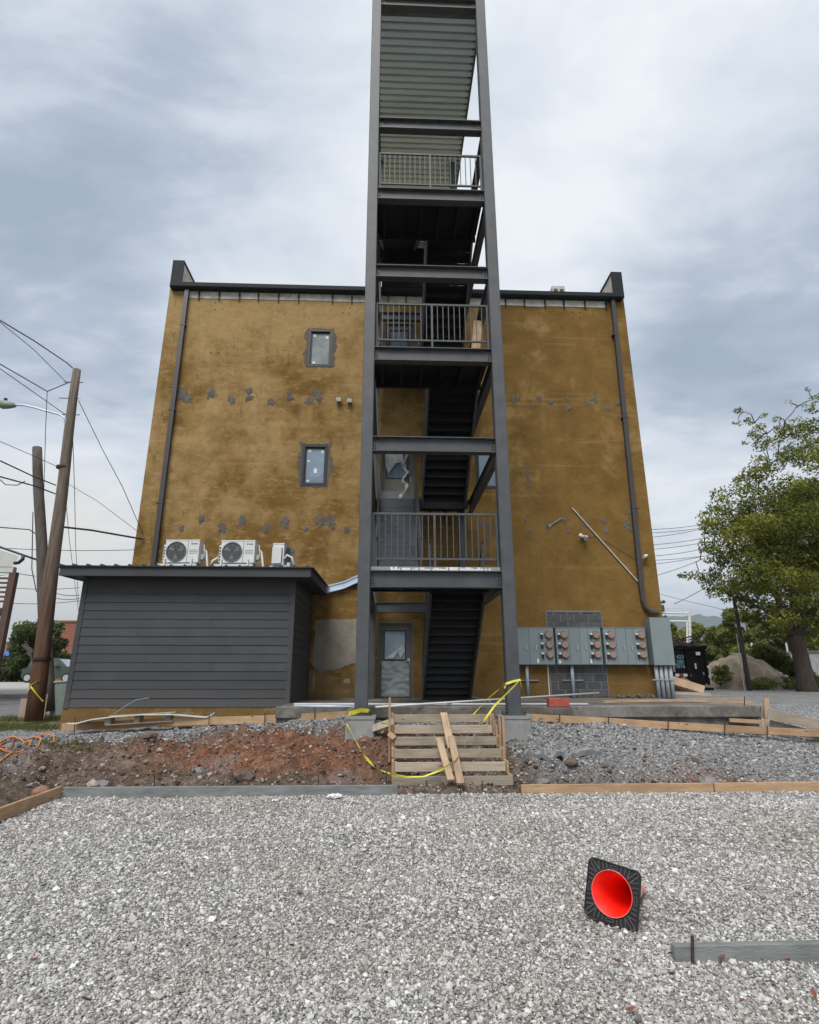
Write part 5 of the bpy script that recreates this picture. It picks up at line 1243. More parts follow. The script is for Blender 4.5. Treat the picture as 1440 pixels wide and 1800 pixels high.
# ------------------------------------------------------------------ fallen traffic cone
def cone():
    c = Vector((1.542, 4.375, .190)); ax = Vector((math.sin(rad(38)), math.cos(rad(38)), -.22)).normalized(); 
    t = thing('traffic_cone', 'fallen traffic cone on the gravel, black square base and red inside facing the camera', 'traffic cone', (1.6, 4.5, 0))
    sx = ax.cross(Vector((0, 0, 1))).normalized(); sz = sx.cross(ax).normalized(); rl = rad(7); sx, sz = sx*math.cos(rl)-sz*math.sin(rl), sz*math.cos(rl)+sx*math.sin(rl)
    def Q(u, v, w): return tuple(c+sx*u+sz*v+ax*w)      # w along the cone from base underside to tip
    H2 = .178; R0 = .137
    def rr(h, rc, n=5):
        P = []
        for cx, cy, a0 in ((h-rc, h-rc, 0), (-h+rc, h-rc, 90), (-h+rc, -h+rc, 180), (h-rc, -h+rc, 270)):
            for k in range(n+1): a = rad(a0+90*k/n); P.append((cx+rc*math.cos(a), cy+rc*math.sin(a)))
        return P
    out = []; inn = []; n = 72
    for k in range(n):
        a = 2*math.pi*k/n; ca, sa = math.cos(a), math.sin(a); q = H2/max(abs(ca), abs(sa)); x, y = q*ca, q*sa; rc = .035
        if abs(x) > H2-rc and abs(y) > H2-rc:     # rounded corner: intersect the ray with the corner circle
            cx, cy = math.copysign(H2-rc, x), math.copysign(H2-rc, y); b_ = ca*cx+sa*cy; q = b_+math.sqrt(max(0, b_*b_-(cx*cx+cy*cy-rc*rc))); x, y = q*ca, q*sa
        out.append((x, y)); inn.append((R0*1.01*ca, R0*1.01*sa))
    m = MB(); V = [Q(x, y, .0) for x, y in out]+[Q(x, y, .03) for x, y in out]+[Q(x, y, .03) for x, y in inn]+[Q(x, y, .008) for x, y in inn]+[Q(x*.965, y*.965, .008) for x, y in out]+[Q(x*.965, y*.965, 0) for x, y in out]
    F = []
    for i in range(n):
        j = (i+1) % n; F += [(i, j, n+j, n+i), (n+i, n+j, 2*n+j, 2*n+i), (2*n+i, 2*n+j, 3*n+j, 3*n+i), (3*n+i, 3*n+j, 4*n+j, 4*n+i), (4*n+i, 4*n+j, 5*n+j, 5*n+i), (5*n+i, 5*n+j, j, i)]
    m.add(V, F); fixn(m.build('base_plate', M['black'], t))
    rib = 0
    def bar(u0, v0, u1, v1, w=.007, d=.007, mat='black_rib'):
        a, b = Vector(Q(u0, v0, .001+d/2)), Vector(Q(u1, v1, .001+d/2)); mm = MB(); mm.beam(a, b, w, d, ax); mm.build('rib', M[mat], t)
    for s1 in (-1, 1):
        for s2 in (-1, 1):
            for off in (-.012, .012):   # paired corner ribs
                bar(s1*.108+off*s2*.7, s2*.108-off*s1*.7, s1*.158+off*s2*.7, s2*.158-off*s1*.7, .008)
            bar(s1*.158+.009, s2*.158-.009*s1*s2, s1*.158-.009, s2*.158+.009*s1*s2, .008)
    for k in (-.095, -.07, -.045, .045, .07, .095):
        for s1 in (-1, 1):
            v0 = math.sqrt(max(0, (R0+.008)**2-k*k)); bar(k, s1*v0, k*1.12, s1*.168); bar(s1*v0, k, s1*.168, k*1.12)
    for s1 in (-1, 1):   # small slots at the middle of each side
        for w_ in (-.010, .010): bar(-.022, s1*(.155+w_*.9), .022, s1*(.155+w_*.9), .005); bar(s1*(.155+w_*.9), -.022, s1*(.155+w_*.9), .022, .005)
        bar(-.024, s1*.146, -.024, s1*.164, .005); bar(.024, s1*.146, .024, s1*.164, .005); bar(s1*.146, -.024, s1*.164, -.024, .005); bar(s1*.146, .024, s1*.164, .024, .005)
    def shell(w0, w1, r0, r1, mat, name, th=.004, N=40, inner=True):
        m = MB(); V = []; F = []
        for (w, r_) in ((w0, r0), (w1, r1)): V += [Q(r_*math.cos(2*math.pi*k/N), r_*math.sin(2*math.pi*k/N), w) for k in range(N)]
        F += [(k, (k+1) % N, N+(k+1) % N, N+k) for k in range(N)]
        if inner:
            for (w, r_) in ((w0, r0-th), (w1, r1-th)): V += [Q(r_*math.cos(2*math.pi*k/N), r_*math.sin(2*math.pi*k/N), w) for k in range(N)]
            F += [(2*N+k, 3*N+k, 3*N+(k+1) % N, 2*N+(k+1) % N) for k in range(N)]+[(k, 2*N+k, 2*N+(k+1) % N, (k+1) % N) for k in range(N)]
        m.add(V, F); return m.build(name, M[mat], t, smooth=True)
    R = lambda w: lerp(R0, .026, w/.70)
    shell(-.004, .70, R0+.001, .026, 'cone_red', 'cone_body'); 
    shell(.25, .36, R(.25)+.003, R(.36)+.003, 'cone_white', 'reflective_band', inner=False); shell(.42, .58, R(.42)+.003, R(.58)+.003, 'cone_white', 'reflective_band', inner=False)
    m = MB(); m.tube([Q(0, 0, .695), Q(0, 0, .72)], [.034, .03], 14); m.build('cone_tip', M['cone_white'], t)
    m = MB(); N = 40; m.tube([Q((R0-.001)*math.cos(2*math.pi*k/N), (R0-.001)*math.sin(2*math.pi*k/N), -.003) for k in range(N+1)], .0018, 5, False); m.build('inner_rim', M['cone_white'], t)
cone()

# ------------------------------------------------------------------ caution tape
def ribbon(pts, w, label, twist=3, seed=1, mat='tape', name='caution_tape', cat='caution tape'):
    r = random.Random(seed); P = []; pts = [Vector(p) for p in pts]
    for i in range(len(pts)-1):
        a, b = pts[i], pts[i+1]; k = max(2, int((b-a).length/.04))
        for j in range(k): P.append(a.lerp(b, j/k))
    P.append(pts[-1]); V = []; F = []; ph = r.uniform(0, 6); w = w*.72
    for i, p in enumerate(P):
        d = (P[min(i+1, len(P)-1)]-P[max(i-1, 0)]).normalized(); s_ = d.cross(Vector((0, 1, 0))); s_ = s_.normalized() if s_.length > .05 else Vector((1, 0, 0)); u = d.cross(s_)
        a = ph+.9*math.sin(i*.11*twist/3+ph)+.5*math.sin(i*.27+ph*2); ww = w*(.55+.45*abs(math.cos(i*.09+ph))); q = s_*math.cos(a)+u*math.sin(a)
        V += [tuple(p-q*ww/2+u*.002), tuple(p+q*ww/2+u*.002)]
    for i in range(len(P)-1): F.append((2*i, 2*i+1, 2*i+3, 2*i+2))
    m = MB(); m.add(V, F); return tag(m.build(name, M[mat]), label, cat)
def sag(a, b, s_, n=14):
    a, b = Vector(a), Vector(b); return [a.lerp(b, i/n)-Vector((0, 0, s_*4*(i/n)*(1-i/n))) for i in range(n+1)]
pl = Vector((PLX0-.07, TY-.17, .90)); st1 = W(677, 1360, 9.15); st2 = Vector(W(755, 1353, 9.15))
ribbon([W(610, 1273, 10.72), W(620, 1293, 10.5), W(640, 1328, 9.9), W(660, 1350, 9.4), W(686, 1360, 9.12)], .065, 'yellow caution tape hanging from the left pier to the foot of the steps', seed=3)
ribbon([W(686, 1360, 9.12), W(715, 1366, 9.10), W(745, 1365, 9.1), W(775, 1354, 9.12), W(800, 1337, 9.3), W(830, 1296, 9.9), W(870, 1240, 10.5), W(911, 1199, 10.8)], .05, 'yellow caution tape stretched across the steps up to the right column', seed=5)
ribbon([W(832, 1256, 10.3), W(858, 1228, 10.6), W(886, 1204, 10.82)], .045, 'thin upper strand of yellow tape leading left from the right column', seed=8)
z0 = W(900, 1198, TY).z
ribbon([(PRX0-.03, TY+.1, z0-.05), (PRX0-.02, TY-.02, z0-.04), (PRX0+.1, TY-.03, z0+.0), (PRX1+.0, TY-.03, z0+.03), (PRX1+.02, TY+.1, z0+.0), (PRX1+.05, TY+.12, z0-.12), (PRX1+.11, TY+.1, z0-.27)], .06, 'yellow caution tape knotted round the right column', seed=11)
ribbon([(PRX0-.06, TY-.05, z0-.12), (PRX0-.02, TY-.04, z0-.04), (PRX0-.05, TY-.05, z0-.15)], .06, 'small knot of yellow tape at the left edge of the right column', seed=13)
V = []; 
ribbon([(PLX0-.10, TY-.08, .975), (PLX0-.01, TY-.035, .99), (PLX0+.12, TY-.05, 1.03), (PLX1+.015, TY-.03, 1.02), (PLX1+.02, TY+.2, 1.0)], .11, 'bunched yellow caution tape wrapped round the foot of the left column', seed=17, twist=1)
ribbon([W(670, 1271, 10.3), W(688, 1272.5, 10.2)], .05, 'short tail of yellow tape beside the left stake of the steps', seed=19)
ribbon([W(52, 1205, 14.72), W(62, 1200, 14.70), W(70, 1196, 14.72)], .06, 'short yellow tape end on the front of the leaning utility pole', seed=21)
ribbon([W(46, 1222, 14.72), W(54, 1207, 14.70), W(66, 1222, 14.7), W(76, 1233, 14.72)], .055, 'yellow tape tied crosswise on the base of the leaning utility pole', seed=22)

# ------------------------------------------------------------------ left edge: cords, poles, boxes
def coil(cx, cy, z, label, name, mat, r0, turns, seed, rr=.013):
    r = random.Random(seed); P = []
    for i in range(int(turns*26)):
        a = 2*math.pi*i/26; q = r0*(1+.34*math.sin(a*.37+seed)+.16*math.sin(a*1.3)); x = cx+q*1.5*math.cos(a); y = cy+q*.75*math.sin(a); P.append((x, y, bank_h(x, y)+.035+.012*math.sin(a*.7+seed)+i*.0005))
    m = MB(); m.tube(P, rr, 6); return tag(m.build(name, M[mat], smooth=True), label, 'cord')
g = G(25, 1312, .45); coil(g.x-.3, g.y, 0, 'coiled orange extension cord lying on the bank at the left edge', 'extension_cord', 'hose', .46, 2.3, 2)
coil(g.x-.75, g.y+.1, 0, 'loose red cord under the orange coil at the left edge', 'extension_cord', 'hose_red', .30, 2, 6, .011)
P = [G(92, 1296, .47), G(84, 1304, .46), G(50, 1316, .44), G(20, 1325, .42), G(-30, 1336, .40)]; P = [(p.x, p.y, bank_h(p.x, p.y)+.03) for p in P]
m = MB(); m.tube(P, .014, 6); tag(m.build('extension_cord', M['hose']), 'single orange cord running left from the coil toward the frame edge', 'cord')
def pole_thing(base, top, r0, r1, mat, label, name='utility_pole', n=14):
    base, top = Vector(base), Vector(top); mb = MB(); t_ = thing(name, label, 'utility pole', tuple(base))
    V = [base.lerp(top, i/10)+Vector((.012*math.sin(i*1.3), 0, 0)) for i in range(11)]; m = MB(); m.tube(V, [lerp(r0, r1, i/10) for i in range(11)], n); m.build('pole_shaft', M[mat], t_, smooth=True); return t_
pb = W(59, 1268, 14.9); pt = W(135, 650, 14.9); pA = pole_thing(pb, pt, .20, .105, 'pole', 'tall leaning wooden utility pole with reddish brown base at the left')
for px, py, lab in ((128, 672, 'bolt'), (120, 700, 'bolt'), (122, 729, 'bolt')): 
    p = W(px, py, 14.9); m = MB(); m.tube([p+Vector((-.25, 0, 0)), p+Vector((.28, 0, 0))], .012, 5); m.build('through_bolt', M['rebar'], pA)
for py in (822, 1158): p = W(111 if py == 822 else 72, py, 14.9); m = MB(); m.tube([p+Vector((0, 0, -.03)), p+Vector((0, 0, .03))], .17 if py == 822 else .232, 14); m.build('pole_band', M['rebar'], pA)
qb = W(86, 1250, 16.2); qt = W(65, 787, 16.2); pole_thing(qb, qt, .165, .13, 'pole_old', 'shorter grey wooden pole stub crossing behind the leaning utility pole')
# street lamp on its arm
lt = thing('street_lamp', 'cobra head street lamp on a curved arm fixed to the leaning pole', 'street lamp', tuple(W(117, 731, 14.8)))
q = [W(x, y, 14.8) for x, y in ((116, 745), (114, 735), (106, 729), (80, 722), (60, 716), (40, 712), (24, 712))]; m = MB(); m.tube(q, .03, 7); m.build('lamp_arm', M['galv'], lt, smooth=True)
a, b = W(27, 713, 14.8), W(-8, 709.5, 14.8); m = MB(); m.tube([a, a.lerp(b, .25), a.lerp(b, .6), b], [.05, .10, .13, .06], 10); m.build('lamp_head', M['utility_green'], lt, smooth=True)
p = W(9, 706, 14.8); m = MB(); m.tube([p, p+Vector((0, 0, .10))], .045, 8); m.build('photocell', M['black'], lt)
def wire(pts, Y, r, label, s_=0.0, name='power_line', cat='power line'):
    P = []
    for k, q in enumerate(pts):
        yy = Y[k] if isinstance(Y, (list, tuple)) else Y; P.append(W(q[0], q[1], yy))
    if len(P) == 2 and s_: P = sag(P[0], P[1], s_, 10)
    m = MB(); m.tube(P, r, 5); return tag(m.build(name, M['wire']), label, cat)
wire([(-40, 542), (0, 563), (60, 599), (118, 638), (128, 647)], [11, 12, 13.5, 14.8, 14.9], .016, 'topmost black wire reaching the head of the leaning pole')
wire([(-30, 548), (0, 566), (60, 615), (117, 672)], [11, 12, 13.5, 14.9], .009, 'thin wire just below the topmost one at the leaning pole')
wire([(-30, 622), (0, 640), (40, 663), (83, 688)], [11, 12, 13.3, 14.5], .014, 'black wire ending at the hanging junction left of the leaning pole')
wire([(83, 688), (124, 671)], [14.5, 14.9], .014, 'short stay between the hanging junction and the leaning pole')
wire([(83, 688), (80, 760), (77, 870)], [14.5, 15, 15.4], .009, 'thin vertical wire dropping from the hanging junction')
wire([(-30, 628), (0, 648), (60, 690), (117, 730)], [11, 12, 13.5, 14.85], .010, 'wire reaching the leaning pole just above the lamp arm')
wire([(138, 704), (180, 790), (215, 855), (252, 940)], [14.9, 15.3, 15.8, 16.25], .010, 'guy wire from the leaning pole down to the building corner')
wire([(128, 770), (131, 860), (133, 960), (138, 1060)], [15, 18, 22, 26], .010, 'thin cable falling almost straight right of the leaning pole')
wire([(114, 860), (122, 950), (140, 1090)], [15.2, 20, 28], .009, 'thin cable falling just right of the leaning pole base')
wire([(0, 776), (58, 801), (105, 822)], [12, 13.5, 14.9], .008, 'thin wire crossing in front of the pole stub at mid height')
wire([(-20, 803), (0, 810), (60, 838), (98, 853)], [12, 12.4, 13.7, 14.85], .017, 'thick black cable crossing the pole stub')
wire([(-20, 830), (0, 838), (30, 846), (60, 854), (97, 868)], [12, 12.4, 13.2, 14, 14.85], .018, 'lower thick black cable bundle crossing the pole stub')
wire([(0, 843), (10, 852), (30, 853), (44, 846)], 13.0, .012, 'slack loop of cable hanging under the lower bundle')
wire([(100, 853), (117, 849), (170, 880), (250, 940)], [14.9, 14.9, 15.5, 16.2], .007, 'thin wire slanting from the leaning pole to the building corner')
wire([(106, 926), (160, 932), (252, 948)], [14.9, 15.4, 16.25], .028, 'thick straight cable from the leaning pole to the building corner')
wire([(-20, 925), (0, 927), (52, 931), (62, 938)], [13, 13.5, 15.8, 16], .014, 'cable entering the grey pole stub from the left')
wire([(-20, 1012), (0, 1012), (30, 1008), (62, 1013)], [20, 20.3, 20.8, 16.2], .012, 'low cable reaching the grey pole stub above the porch')
for i, (a, b, y) in enumerate((((0, 963), (250, 966), 60), ((20, 1033), (140, 1033), 70), ((15, 1060), (140, 1056), 65), ((90, 1040), (140, 1046), 60), ((90, 1049), (140, 1052), 62))):
    wire([a, b], y, .035, ('distant wire level with the shed roof', 'distant faint wire above the porch', 'distant wire touching the brown porch post', 'short distant wire left of the shed, upper', 'short distant wire left of the shed, lower')[i], .2)
wire([(58, 900), (56, 1000), (64, 1040)], [16.2, 16.2, 16.2], .014, 'conduit cable running down the left side of the grey pole stub')
for i, (a, b, y) in enumerate((((1136, 931), (1242, 921), 45), ((1137, 937), (1246, 926), 45), ((1139, 945), (1236, 929), 46), ((1140, 958), (1248, 944), 46), ((1142, 966), (1250, 951), 47), ((1144, 978), (1250, 962), 47), ((1146, 985), (1260, 974), 48), ((1147, 992), (1262, 972), 48), ((1150, 1013), (1245, 978), 44), ((1152, 1042), (1330, 1083), 50), ((1185, 1062), (1290, 1000), 30))):
    wire([a, b], y, .022 if i < 9 else .018, ('highest of the distant wires right of the building', 'second highest distant wire right of the building', 'third distant wire right of the building, slanting', 'fourth distant wire right of the building', 'fifth distant wire right of the building', 'sixth distant wire right of the building', 'seventh distant wire, crossing the eighth', 'eighth distant wire right of the building, thickest', 'lowest of the slanting wires behind the tree', 'long wire falling right above the signal gantry', 'wire rising right above the signal gantry')[i], .1)
# green utility pedestal and plywood
ub = thing('utility_pedestal', 'pale green utility box between the leaning pole and the shed', 'utility box', (-9.05, 16.2, .55))
a, b = W(84, 1262, 16.2), W(110, 1262, 16.2); top = W(97, 1196, 16.2).z; x0, x1 = a.x+.03, b.x
m = MB(); m.box(x0, x1, 16.2, 16.65, .5, top-.03); m.build('pedestal_body', M['utility_green'], ub)
m = MB(); m.add([(x0-.02, 16.17, top-.03), (x1+.02, 16.17, top-.0), (x1+.02, 16.68, top+.02), (x0-.02, 16.68, top-.01), (x0-.02, 16.17, top-.06), (x1+.02, 16.17, top-.03), (x1+.02, 16.68, top-.01), (x0-.02, 16.68, top-.04)], [(0, 1, 2, 3), (4, 5, 1, 0), (5, 6, 2, 1), (7, 4, 0, 3), (6, 7, 3, 2)]); m.build('pedestal_lid', M['white_board'], ub)
for pa, pb2, Y, lab in (((30, 1266), (50, 1228), 15.6, 'pinkish plywood sheet standing left of the leaning pole'), ((63, 1264), (77, 1220), 15.5, 'narrow pinkish plywood piece standing right of the leaning pole')):
    a, b = W(*pa, Y), W(*pb2, Y); m = MB(); m.box(a.x, max(b.x, a.x+.2), Y, Y+.025, a.z-.03, b.z); tag(m.build('plywood_sheet', M['plywood']), lab, 'plywood')
# porch house at the left edge
hs = thing('porch_house', 'brown trimmed two storey porch of a house cut off by the left edge', 'house', (-16, 20, .7)); Y0 = 20
e = W(42, 975, Y0); eb = W(0, 962, Y0)
m = MB(); m.add([(e.x, Y0, e.z), (e.x-6, Y0, e.z+6*.33), (e.x-6, Y0+7, e.z+6*.33), (e.x, Y0+7, e.z), (e.x, Y0, e.z-.06), (e.x-6, Y0, e.z+6*.33-.06), (e.x-6, Y0+7, e.z+6*.33-.06), (e.x, Y0+7, e.z-.06)], [(3, 2, 1, 0), (4, 5, 6, 7), (0, 1, 5, 4), (0, 4, 7, 3), (1, 2, 6, 5)]); m.build('porch_roof', M['roofmetal'], hs)
m = MB(); m.add([(e.x-.15, Y0+.02, e.z-.06), (e.x-.35, Y0+.02, e.z-.42), (e.x-6, Y0+.02, e.z-.42), (e.x-6, Y0+.02, e.z+1.8)], [(0, 1, 2, 3)]); m.build('gable', M['soffit'], hs)
m = MB(); m.box(e.x-6, e.x-.3, Y0+.04, Y0+.24, e.z-.62, e.z-.42); m.build('porch_beam', M['soffit'], hs)
q = [W(x, y, Y0) for x, y in ((41, 977), (40, 983), (33, 989), (25, 990))]; m = MB(); m.tube(q, .06, 7); m.build('downpipe', M['roofmetal'], hs, smooth=True)
p = W(22, 1000, Y0).x; m = MB(); m.box(p-.12, p+.10, Y0+.05, Y0+.25, h_left(Y0), e.z-.6); m.build('porch_post', M['house_trim'], hs)
dz = W(10, 1066, Y0).z; m = MB(); m.box(p-5, p-.13, Y0+.03, Y0+.35, dz-.30, dz-.05); m.build('porch_floor', M['house_trim'], hs)
for k in range(6): m = MB(); m.box(p-5, p-.13, Y0+.12, Y0+.16, dz+.15+k*.16, dz+.22+k*.16); m.build('rail', M['house_trim'], hs)
m = MB(); m.box(p-14, p-5.4, Y0+2.4, Y0+7, .6, e.z); m.build('house_wall', M['house_wall'], hs)

# ------------------------------------------------------------------ foliage
def leaf_cloud(name, centers, n, size, mat, parent=None, origin=(0, 0, 0), label=None, droop=.25, seed=1):
    """centers: (x,y,z,rx,ry,rz,weight,tone); small leaf faces spread through each clump"""
    r = np.random.default_rng(seed); cs = np.array(centers, float); w = cs[:, 6]/cs[:, 6].sum(); idx = r.choice(len(cs), n, p=w); c = cs[idx]
    d = r.normal(0, 1, (n, 3)); d /= np.linalg.norm(d, axis=1, keepdims=True); rad_ = r.uniform(.25, 1, (n, 1))**.6
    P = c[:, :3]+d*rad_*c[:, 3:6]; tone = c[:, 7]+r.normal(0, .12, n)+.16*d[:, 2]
    a = r.normal(0, 1, (n, 3)); a[:, 2] -= droop; a /= np.linalg.norm(a, axis=1, keepdims=True); b = np.cross(a, r.normal(0, 1, (n, 3))); b /= np.linalg.norm(b, axis=1, keepdims=True)
    s_ = size*r.uniform(.6, 1.35, (n, 1)); a = a*s_; b = b*s_*.42
    V = np.stack([P-a, P+b-a*.1, P+a, P-b-a*.1], 1).reshape(-1, 3)-np.array(origin)
    me = bpy.data.meshes.new(name); me.vertices.add(4*n); me.vertices.foreach_set('co', V.astype('f').ravel()); me.loops.add(4*n); me.loops.foreach_set('vertex_index', np.arange(4*n, dtype='i'))
    me.polygons.add(n); me.polygons.foreach_set('loop_start', np.arange(0, 4*n, 4, dtype='i')); me.polygons.foreach_set('loop_total', np.full(n, 4, 'i'))
    me.update(); at = me.attributes.new('tone', 'FLOAT', 'POINT'); at.data.foreach_set('value', np.repeat(np.clip(tone, 0, 1), 4).astype('f')); me.materials.append(mat)
    o = bpy.data.objects.new(name, me); C.objects.link(o)
    if parent is not None: o.parent = parent
    else: o.location = origin
    ORG[o.name] = Vector(origin); return o
def big_tree():
    base = W(1418, 1203, 22.0); base.z = 1.05; t = thing('shade_tree', 'big leafy shade tree with a dark forked trunk at the right edge', 'tree', tuple(base))
    r = random.Random(21)
    outline = [(1198, 1012, .22), (1215, 1015, .38), (1240, 1022, .42), (1268, 1032, .5), (1290, 1045, .5), (1240, 985, .2), (1258, 960, .5), (1262, 925, .7), (1240, 897, .28), (1270, 895, .5), (1290, 880, .7), (1295, 925, 1.0), (1300, 970, 1.0), (1310, 1015, 1.0), (1330, 1050, .8), (1305, 1058, .4), (1335, 900, 1.2), (1345, 950, 1.4), (1365, 1010, 1.3), (1325, 850, .8), (1350, 820, .8), (1345, 785, .55),
               (1375, 870, 1.3), (1395, 935, 1.6), (1410, 1000, 1.6), (1430, 880, 1.5), (1388, 810, 1.0), (1370, 765, .6), (1345, 755, .35), (1318, 742, .25), (1300, 722, .2), (1322, 762, .3), (1400, 750, .7), (1430, 795, 1.1), (1425, 715, .45), (1440, 700, .4), (1418, 682, .14), (1450, 770, 1.1), (1450, 940, 1.8), (1460, 1040, 1.4), (1480, 860, 1.7),
               (1375, 1070, .8), (1410, 1085, 1.0), (1345, 1080, .65), (1320, 1075, .5), (1370, 1105, .5), (1400, 1120, .5), (1300, 1045, .6), (1430, 1120, .5), (1270, 1010, .6), (1280, 985, .6), (1262, 870, .3), (1350, 1085, .3), (1440, 1105, .6), (1500, 980, 2.0), (1540, 900, 2.0), (1520, 780, 1.6), (1590, 1000, 1.8), (1296, 742, .18), (1310, 775, .22), (1345, 728, .2), (1388, 708, .22), (1365, 735, .25), (1300, 845, .3), (1330, 805, .3)]
    cl = []; ends = []
    for px, py, s_ in outline:
        dep = 22+r.uniform(-1, 1)*2.4*min(1, s_+.15)
        c = W(px, py, dep); ends.append((c, s_))
        for k in range(max(2, int(s_*(9 if py > 880 else 6)))):
            j = s_*.72; q = W(px, py, 22+r.uniform(-1, 1)*2.6*min(1, s_+.15))+Vector((r.uniform(-j, j), 0, r.uniform(-j, j)*.8)); ss = s_*r.uniform(.28, .6)+.06
            cl.append((q.x, q.y, q.z, ss*1.15, ss, ss*.72, ss**2, r.uniform(.05, .85)))
    m = MB(); hub = base+Vector((-.1, 0, 2.0))
    m.tube([base-Vector((0, 0, .1)), base+Vector((.0, 0, .3)), base+Vector((-.02, 0, 1.3)), hub, hub+Vector((.02, 0, .4))], [.46, .31, .27, .27, .12], 14); m.build('trunk', M['bark'], t, smooth=True)
    mains = [(1340, 1020, .17), (1290, 1050, .11), (1395, 900, .22), (1450, 900, .22), (1500, 1010, .16), (1380, 1060, .12)]
    fork = []
    m = MB()
    for px, py, r0 in mains:
        e_ = W(px, py, 22+r.uniform(-.8, .8)); P = []; n = 8
        for i in range(n+1):
            u = i/n; P.append(hub.lerp(e_, u)+Vector((r.uniform(-.06, .06), r.uniform(-.08, .08), .35*math.sin(u*3.1)*(1 if py > 1000 else .3)+r.uniform(-.05, .05))) if 0 < i else hub.copy())
        R_ = [lerp(r0, r0*.28, i/n) for i in range(n+1)]; m.tube(P, R_, 8); fork += list(zip(P[3:], R_[3:]))
    for c, s_ in ends:   # twigs from the nearest limb out to each clump
        p, r0 = min(fork, key=lambda f: (f[0]-c).length+abs(f[0].z-c.z)*.2); d = c-p; L0 = d.length; n = max(3, int(L0/.35)); P = [p]
        for i in range(1, n+1):
            u = i/n; P.append(p+d*u+Vector((r.uniform(-1, 1), r.uniform(-1, 1), r.uniform(-1, 1)))*.10*L0**.5+Vector((0, 0, .12*L0*math.sin(u*3.1))))
        m.tube(P, [lerp(min(r0*.8, .02+.022*L0), .008, i/n) for i in range(n+1)], 5); 
        if L0 > 1: fork += [(q, .03) for q in P[2:-1]]
    m.build('limbs', M['bark'], t, smooth=True)
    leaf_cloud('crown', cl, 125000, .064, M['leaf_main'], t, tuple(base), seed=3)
big_tree()
def small_tree(name, px, pbase, ptop, Y, wpx, n, leaf, mat, label, tall=1.0, seed=1, group=None, zb=1.1, spiky=0, tone=.4):
    b = W(px, pbase, Y); b.z = zb; top = W(px, ptop, Y); H = top.z-b.z; R = wpx/1000*Y*.5; t = thing(name, label, 'tree' if name != 'bush' else 'bush', tuple(b), group)
    m = MB(); m.tube([b, b+Vector((.05, 0, H*.4)), b+Vector((0, 0, H*.8))], [max(.05, H*.03), H*.02, .02], 7); m.build('trunk', M['bark'], t)
    r = random.Random(seed); cl = []
    for k in range(34):
        a = r.uniform(0, 6.28); u = r.random(); zz = lerp(.16, .92, u); w = R*math.sqrt(max(.05, 1-((zz-.45)/.58)**2))*r.uniform(.3, .9); s_ = R*r.uniform(.22, .4)
        cl.append((b.x+w*math.cos(a), b.y+w*math.sin(a), b.z+H*zz, s_, s_, s_*.75, s_**2, tone+r.uniform(-.25, .3)))
    for k in range(spiky):
        a = r.uniform(0, 6.28); x = R*r.uniform(-.8, .8); h = H*(1.02-.25*abs(x/R)); cl.append((b.x+x, b.y+R*.3*math.sin(a), b.z+h*.93, R*.09, R*.09, H*.11, .02*R*R, tone))
    leaf_cloud('crown', cl, n, leaf, mat, t, tuple(b), seed=seed); return t
small_tree('bush', 57, 1178, 1090, 45, 92, 9000, .17, M['leaf_cedar'], 'dark green bushy tree behind the parked car and the poles', seed=4, spiky=9, zb=1.3, tone=.35)
FT = [(1175, 1185, 1092, 52, 66), (1212, 1190, 1098, 58, 72), (1246, 1190, 1093, 55, 60), (1285, 1195, 1096, 50, 66), (1327, 1195, 1064, 46, 90), (1375, 1195, 1080, 52, 90), (1420, 1195, 1072, 55, 100), (1250, 1200, 1130, 40, 60), (1470, 1195, 1060, 50, 110)]
FL = ['yellowish green tree behind the service box', 'rounded light green tree behind the dumpster', 'green tree left of the slim pole, behind the dumpster', 'bushy tree directly behind the slim pole', 'taller dark tree right of the slim pole', 'loose green tree above the whitewashed wall', 'green tree behind the big shade tree trunk', 'low dark green shrub right of the dumpster', 'tree at the right frame edge behind the shade tree']
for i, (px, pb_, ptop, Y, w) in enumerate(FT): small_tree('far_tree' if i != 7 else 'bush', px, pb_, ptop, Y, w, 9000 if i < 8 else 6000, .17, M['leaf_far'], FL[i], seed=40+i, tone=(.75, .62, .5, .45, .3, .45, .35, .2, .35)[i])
# wood line that closes the horizon further back
cl = []; r = random.Random(9)
for k in range(240):
    x = r.uniform(-160, 190); y = r.uniform(90, 120); s_ = r.uniform(1.6, 3.0)
    if -30 < x < 10 and False: continue
    cl.append((x, y, 1.3+r.uniform(.6, 2.4 if x < 0 else 5.0), s_*1.4, s_, s_, s_*s_, r.uniform(.15, .6)))
stuff(leaf_cloud('far_woodland', cl, 60000, .36, M['leaf_far'], seed=12))
# low bushes and weeds at the foot of the mound
cl = []
for k in range(40):
    px = r.uniform(1325, 1440); p = W(px, r.uniform(1188, 1203)-max(0, (1400-px))*0, r.uniform(24.5, 27)); s_ = r.uniform(.2, .5); cl.append((p.x, p.y, 1.1+s_*.4, s_*1.3, s_, s_*.7, s_*s_, r.uniform(.1, .5)))
for k in range(26):
    u = r.random(); p = W(lerp(1335, 1412, u), lerp(1150, 1192, u)-2, 28); s_ = r.uniform(.25, .5); cl.append((p.x, p.y, p.z, s_*1.3, s_, s_*.7, s_*s_, r.uniform(.1, .5)))
stuff(leaf_cloud('undergrowth', cl, 9000, .09, M['leaf_far'], seed=13))
